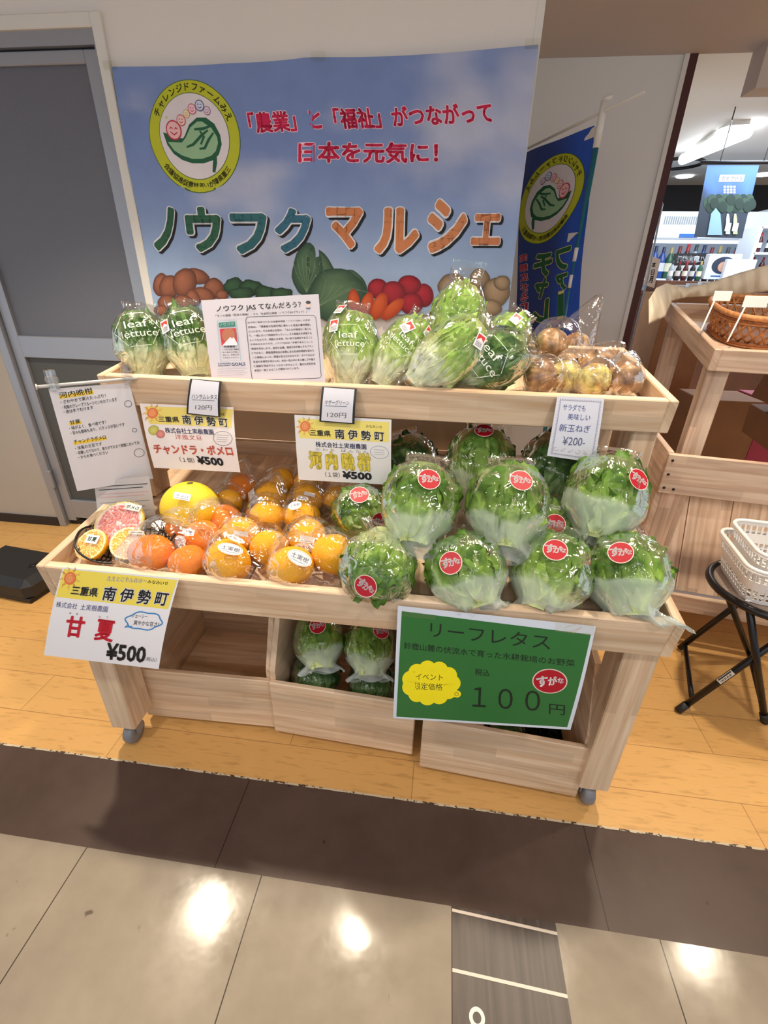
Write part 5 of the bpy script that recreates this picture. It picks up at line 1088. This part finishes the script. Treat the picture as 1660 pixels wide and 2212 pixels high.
def plastic_basket(c,rz,W,D,H,label):
    t=thing('plastic_basket',c,label,'basket','white plastic baskets on the stool'); M=Matrix.Translation(c)@Matrix.Rotation(rz,4,'Z')
    def per(s,k,z):   # rounded rectangle
        w,d=W/2*k,D/2*k; r=.045; L=[(2*(w-r)),PI*r/2,2*(d-r),PI*r/2]*2; tot=sum(L); s=(s%1)*tot
        P=[((-w+r,-d),(1,0)),((w-r,-d+r),None),((w,-d+r),(0,1)),((w-r,d-r),None),((w-r,d),(-1,0)),((-w+r,d-r),None),((-w,d-r),(0,-1)),((-w+r,-d+r),None)]
        for i in range(8):
            if s<=L[i] or i==7:
                p,dr_=P[i]
                if dr_: return M@V((p[0]+dr_[0]*s,p[1]+dr_[1]*s,z))
                a=-PI/2+(i//2)*PI/2+s/r; return M@V((p[0]+r*math.cos(a),p[1]+r*math.sin(a),z))
            s-=L[i]
    n=64; k_=lambda z: .86+.14*z/H; zs=[0,.10,.22,.25,.37,.48,.60,.64,.76,.88,1.0]; hol={1,3,6,8}; hol={1,3,7,8}; ss=[]
    for i in range(n): ss+=[i/n,(i+.34)/n]
    m=MB(); K=len(ss)
    for z in zs: m.v+=[per(q,k_(z*H),z*H) for q in ss]
    m.c=[(1,1,1,1)]*len(m.v)
    for j in range(len(zs)-1):
        for i in range(K):
            if j in hol and i%2: continue
            m.f.append((j*K+i,j*K+(i+1)%K,(j+1)*K+(i+1)%K,(j+1)*K+i)); m.mi.append(0)
    w_=m.build('lattice_wall',WB,t); w_.modifiers.new('thick','SOLIDIFY').thickness=.0022; n=84
    m=MB(); m.tube([per(i/n,1.0,H) for i in range(n)],.006,8,closed=True); m.tube([per(i/n,1.005,H-.008) for i in range(n)],.005,6,closed=True); m.build('rim',WB,t,True)
    m=MB()
    for i in range(15): x=lerp(-W*.40,W*.40,i/14); m.tube([M@V((x,-D*.42,.002)),M@V((x,D*.42,.002))],.0025,4)
    for i in range(10): y=lerp(-D*.40,D*.40,i/9); m.tube([M@V((-W*.42,y,.002)),M@V((W*.42,y,.002))],.0025,4)
    m.build('base_grid',WB,t); return t
plastic_basket(V((1.10,1.315,.466)),-.14,.36,.27,.115,'lower white plastic lattice basket standing on the black stool')
plastic_basket(V((1.105,1.318,.51)),-.14,.33,.245,.112,'upper white plastic lattice basket nested in the lower one')
# black base at the left
bb=thing('weighted_base',(-1.86,1.56,0),'low black plastic weight base on the floor at the left edge','weight base'); R=Matrix.Translation((-1.88,1.56,0))@Matrix.Rotation(-.12,4,'Z')
m=MB(); m.box((0,0,.055),(.40,.26,.11),R,bev=.03); m.build('body',BLACKP,bb); m=MB(); m.box((0,0,.012),(.38,.25,.024),R,bev=.004); m.build('skirt',BLACKM,bb); m=MB(); m.lathe([(.02,.108),(.02,.113),(.012,.114)],16,R@Matrix.Translation((.10,.0,0))); m.build('filler_cap',BLACKM,bb,True)
# ================================================================== THE SHOP BEHIND
GLOW=pm('fluorescent_tube',C(250,252,255),.4,emit=(.88,.94,1,1),estr=9)
t=thing('ceiling_light',(2.16,5.3,2.36),'long bright fluorescent ceiling light in the shop behind','lamp')
pA=V((2.12,5.76,2.35)); pB=V((2.20,4.84,2.35)); m=MB(); m.tube([pA,pB],.045,10); m.build('tube',GLOW,t,True); m=MB(); m.box((0,0,0),(.14,.98,.03),Matrix.Translation((pA+pB)/2+V((0,0,.055)))@Matrix.Rotation(-.087,4,'Z')); m.build('housing',WPL,t)
for k,(x,y,lab) in enumerate(((2.64,7.0,'small round shop ceiling lamp far behind the wall edge'),(3.45,6.9,'small round shop ceiling lamp right of the hanging poster'))):
    m=MB(); m.lathe([(.09,2.419),(.09,2.41),(.08,2.405)],20,Matrix.Translation((x,y,0))); tag(m.build('ceiling_light',GLOW,None,True),lab,'lamp','small round shop lamps')
m=MB(); m.tube([V((2.25+.26*math.cos(2*PI*k/30),6.3+.26*math.sin(2*PI*k/30),2.41)) for k in range(30)],.016,6,closed=True); tag(m.build('air_vent',BLACKM,None,True),'round ceiling air vent with a black ring in the shop behind','air vent')
m=MB(); m.tube([V((1.786,4.5,2.10)),V((2.9,4.5,2.10))],.012,8); rl=m.build('hanging_rail',BLACKM,None,True); tag(rl,'black rail hanging from the shop ceiling with the poster on it','rail')
for x in (1.92,2.22): m=MB(); m.tube([V((x,4.5,2.11)),V((x,4.5,2.42))],.004,6); m.build('hanger',BLACKM,rl)
P=[aty(1529,357,4.5),aty(1641,357,4.5),aty(1604,515,4.5),aty(1500,512,4.5)]; sh=Sheet([(1529,357),(1641,357),(1604,515),(1500,512)],quad_surf(P),V((0,-1,0)),8,12,colfn=lambda u,v:mixc(C(84,124,190),C(60,70,84),sstep(.15,.55,v+.25*noise.noise((u*4,v*4,2)))),step=.001)
sh.poly([(1556,378),(1610,378),(1606,393),(1553,393)],C(230,232,240),1); sh.text('若戎 芝訪酒',1559,381,1605,391,C(40,50,90),0,2); 
for k in range(4):
    for j in range(3): sh.rect(1564+7*k,402+6*j,1568+7*k,406+6*j,C(226,228,236),1)
for k in range(22): sh.ell(1530+4.5*k,440+9*math.sin(k*2.1),10,13,0,C(44,62,56) if k%2 else C(62,86,74),1+k%4,n=10)
sh.poly([(1528,508),(1536,462),(1546,450),(1556,462),(1560,508)],C(150,190,226),6)
for x,c_ in ((1572,C(196,206,200)),(1588,C(190,204,160))): sh.poly([(x-5,506),(x-4,474),(x-2,462),(x+2,462),(x+4,474),(x+5,506)],c_,7); sh.rect(x-4,482,x+4,500,C(236,238,236),8)
tag(sh.build('hanging_poster',PRINT,None,False),'blue hanging sake poster under the black rail in the shop','poster')
# refrigerated showcase
FX0,FX1,FY=1.95,3.25,6.0
FRW=pm('showcase_white',C(222,230,240),.35); FRL=pm('showcase_light',C(230,240,255),.4,emit=(.75,.88,1,1),estr=2.2); GREYP=pm('grey_panel',C(150,156,164),.4)
fg=thing('showcase_fridge',((FX0+FX1)/2,FY+.3,0),'white open refrigerated showcase with lit shelves at the back of the shop','fridge')
for nm,c,s_,mt in (('back_panel',(2.6,FY+.6,1.0),(1.3,.04,2.0),FRW),('side_panel',(FX0,FY+.3,1.0),(.04,.6,2.0),FRW),('side_panel',(FX1,FY+.3,1.0),(.04,.6,2.0),FRW),('header',(2.6,FY+.05,1.84),(1.3,.10,.24),FRW),('header_light',(2.6,FY+.14,1.70),(1.2,.05,.03),FRL),('shelf',(2.6,FY+.3,1.33),(1.26,.55,.02),FRW),('shelf',(2.6,FY+.3,.95),(1.26,.55,.02),FRW),('base',(2.6,FY+.25,.25),(1.3,.55,.5),GREYP)):
    m=MB(); m.box(c,s_,bev=.004); m.build(nm,mt,fg)
m=MB()
for k in range(18): m.box((2.18+.022*k,FY-.003,1.88),(.010,.006,.07))
m.build('grille',GREYP,fg)
m=MB(); m.box((2.45,FY-.003,1.745),(.18,.006,.035),col=C(50,110,190)); m.box((3.05,FY-.003,1.745),(.10,.006,.03),col=C(40,40,46)); m.build('header_badges',PAINT,fg)
def bottle_mesh(kind):
    m=MB(); cols={'dark':(C(26,22,26),C(200,196,190),C(120,24,30)),'blue':(C(40,70,140),C(210,214,224),C(30,40,80)),'green':(C(40,84,60),C(220,216,190),C(170,150,90)),'clear':(C(150,160,170),C(226,226,226),C(60,60,66)),'red':(C(70,20,24),C(220,210,196),C(176,26,36))}[kind]
    pr=[(.034,0),(.037,.01),(.037,.06),(.037,.061),(.037,.13),(.037,.131),(.036,.16),(.015,.21),(.014,.215),(.014,.26),(.013,.262)]
    cc=[cols[0]]*3+[cols[1]]*2+[cols[0]]*3+[cols[2]]*3; m.lathe(pr,14,None,cols=cc); o=m.build('bottle',PAINT,None,True,org=(0,0,0)); return o
BP={k:bottle_mesh(k) for k in ('dark','blue','green','clear','red')}; bused={}
def bottle(kind,x,y,z,s,label,group):
    o=BP[kind] if kind not in bused else BP[kind].copy()
    if kind in bused: COL.objects.link(o)
    bused[kind]=1; o.location=(x,y,z); o.scale=(s,s,s); tag(o,label,'bottle',group)
random.seed(4); seq=['blue','clear','blue','blue','green','dark','red','clear','blue','dark','green','clear','dark','red']
for i,k in enumerate(seq): bottle(k,2.06+.082*i,FY+.16,1.341,1.15+.15*random.random(),'bottle on the lit showcase shelf at the back of the shop','bottles on the showcase shelf')
ct=thing('shop_counter',(2.6,5.25,0),'dark brown counter in the shop carrying the bottle display','counter')
DKW=pm('dark_counter_wood',C(96,58,40),.5,var=.2,vscale=5)
for nm,c,s_ in (('body',(2.75,5.3,.60),(1.7,.5,1.2)),('top',(2.75,5.28,1.215),(1.76,.58,.03))): m=MB(); m.box(c,s_,bev=.004); m.build(nm,DKW,ct)
dz=1.23
m=MB(); m.box((2.45,5.22,dz+.045),(1.06,.25,.09),bev=.003); bx=m.build('display_riser',DKW); tag(bx,'dark stepped riser on the shop counter under the bottles','riser')
for i in range(8): bottle(['clear','dark','red','dark','green','dark','clear','dark'][i],2.04+.062*i,5.16,dz+.09,.62,'small bottle in the row below the black katakana board','bottles in front of the black board')
P=[aty(1456,548,5.24),aty(1542,546,5.24),aty(1540,572,5.24),aty(1454,574,5.24)]; sh=Sheet([(1456,548),(1542,546),(1540,572),(1454,574)],quad_surf(P),V((0,-1,0)),1,1,C(26,26,30),step=.001); sh.text('伊勢志摩ハイ',1462,552,1536,568,C(230,232,236),.02,1); tag(sh.build('display_board',PRINT,None,False),'black board with white lettering above the small bottle row','sign')
for k,(x0,y0,x1,y1,lab) in enumerate(((1536,548,1588,604,'white display box with a round portrait panel on the shop counter'),(1574,560,1622,608,'plain white display box right of the portrait one on the shop counter'))):
    a=aty(x0,y0,5.12-.05*k); b=aty(x1,y1,5.12-.05*k); m=MB(); m.box(((a.x+b.x)/2,a.y+.04,(a.z+b.z)/2),(abs(b.x-a.x),.08,abs(a.z-b.z)),bev=.003); bx=m.build('display_box',FRW); tag(bx,lab,'display box')
    if k==0:
        sh=Sheet(None,lambda u,v:V((lerp(a.x,b.x,u),a.y-.002,lerp(a.z,b.z,v))),V((0,-1,0)),1,1,C(206,222,240),step=.001); sh.ell(.5,.45,.36,.34,0,C(40,50,70),1); sh.ell(.5,.5,.16,.2,0,C(190,150,130),2); sh.rect(.2,.85,.8,.9,C(60,90,160),1); sh.build('panel',PRINT,bx,False)
wr=thing('bottle_rack',(3.15,5.5,0),'white shelf unit with rows of red-capped bottles at the right edge of the shop','shelf')
for nm,c,s_ in (('side_panel',(2.80,5.5,1.45),(.03,.3,.66)),('shelf',(3.2,5.5,1.36),(.8,.3,.02)),('shelf',(3.2,5.5,1.56),(.8,.3,.02)),('back_panel',(3.2,5.66,1.45),(.8,.02,.66)),('top_panel',(3.2,5.5,1.77),(.8,.3,.02))): m=MB(); m.box(c,s_,bev=.003); m.build(nm,FRW,wr)
for j,z in enumerate((1.37,1.57)):
    for i in range(6): bottle('red' if (i+j)%2 else 'dark',2.86+.085*i,5.42,z,.62,'red-capped bottle on the %s shelf of the white unit at the right edge'%('lower','upper')[j],'bottles on the %s white shelf'%('lower','upper')[j])
m=MB(); m.box((2.95,4.6,1.72),(.5,.3,.24),bev=.004); tag(m.build('wall_cabinet',DKW),'brown wooden cabinet hanging at the right edge of the shop','cabinet')
# items just beyond the wall edge
m=MB(); m.box((1.52,3.62,.62),(.30,.4,1.24),bev=.004); tag(m.build('side_shelf',pm('cork_brown',C(150,104,66),.7,var=.15)),'narrow brown cabinet just beyond the dark red wall edge','cabinet')
for k in range(3):
    m=MB(); m.box((1.46+.07*k,3.5,1.265),(.05,.06,.05+.02*k),bev=.004); tag(m.build('small_package',FRW),'small white package on the narrow brown cabinet, %s'%('left one','middle one','right one')[k],'package')
P=[aty(1404,552,3.6),aty(1428,560,3.6),aty(1414,622,3.6),aty(1390,615,3.6)]; sh=Sheet([(1404,552),(1428,560),(1414,622),(1390,615)],quad_surf(P),V((0,-1,0)),1,1,C(220,204,190),step=.001); sh.text('本',1408,566,1418,578,BLK,.02,1); sh.text('日',1406,582,1416,594,BLK,.02,1); sh.text('月',1402,596,1413,611,BLK,.03,1); tag(sh.build('small_sign',PRINT,None,False),'small upright beige sign beyond the dark red wall edge','sign')
m=MB(); q=aty(1400,600,3.5); m.tube([aty(1432,440,3.5),q,V((q.x,q.y,0))],.006,6); m.tube([aty(1432,440,3.5),aty(1418,440,3.5)],.006,6); tag(m.build('thin_frame',GREYP,None,True),'thin grey metal frame standing beyond the dark red wall edge','frame')
m=MB(); m.box((1.62,2.95,.36),(.34,.3,.72),bev=.004); tag(m.build('cardboard_box',CARD),'upright tan cardboard box on the floor behind the right stand','box')
m=MB(); m.box((1.95,3.0,.36),(.26,.3,.72),bev=.004); tag(m.build('pink_box',pm('pink_card',C(176,60,84),.6)),'dark pink box on the floor behind the right stand','box')
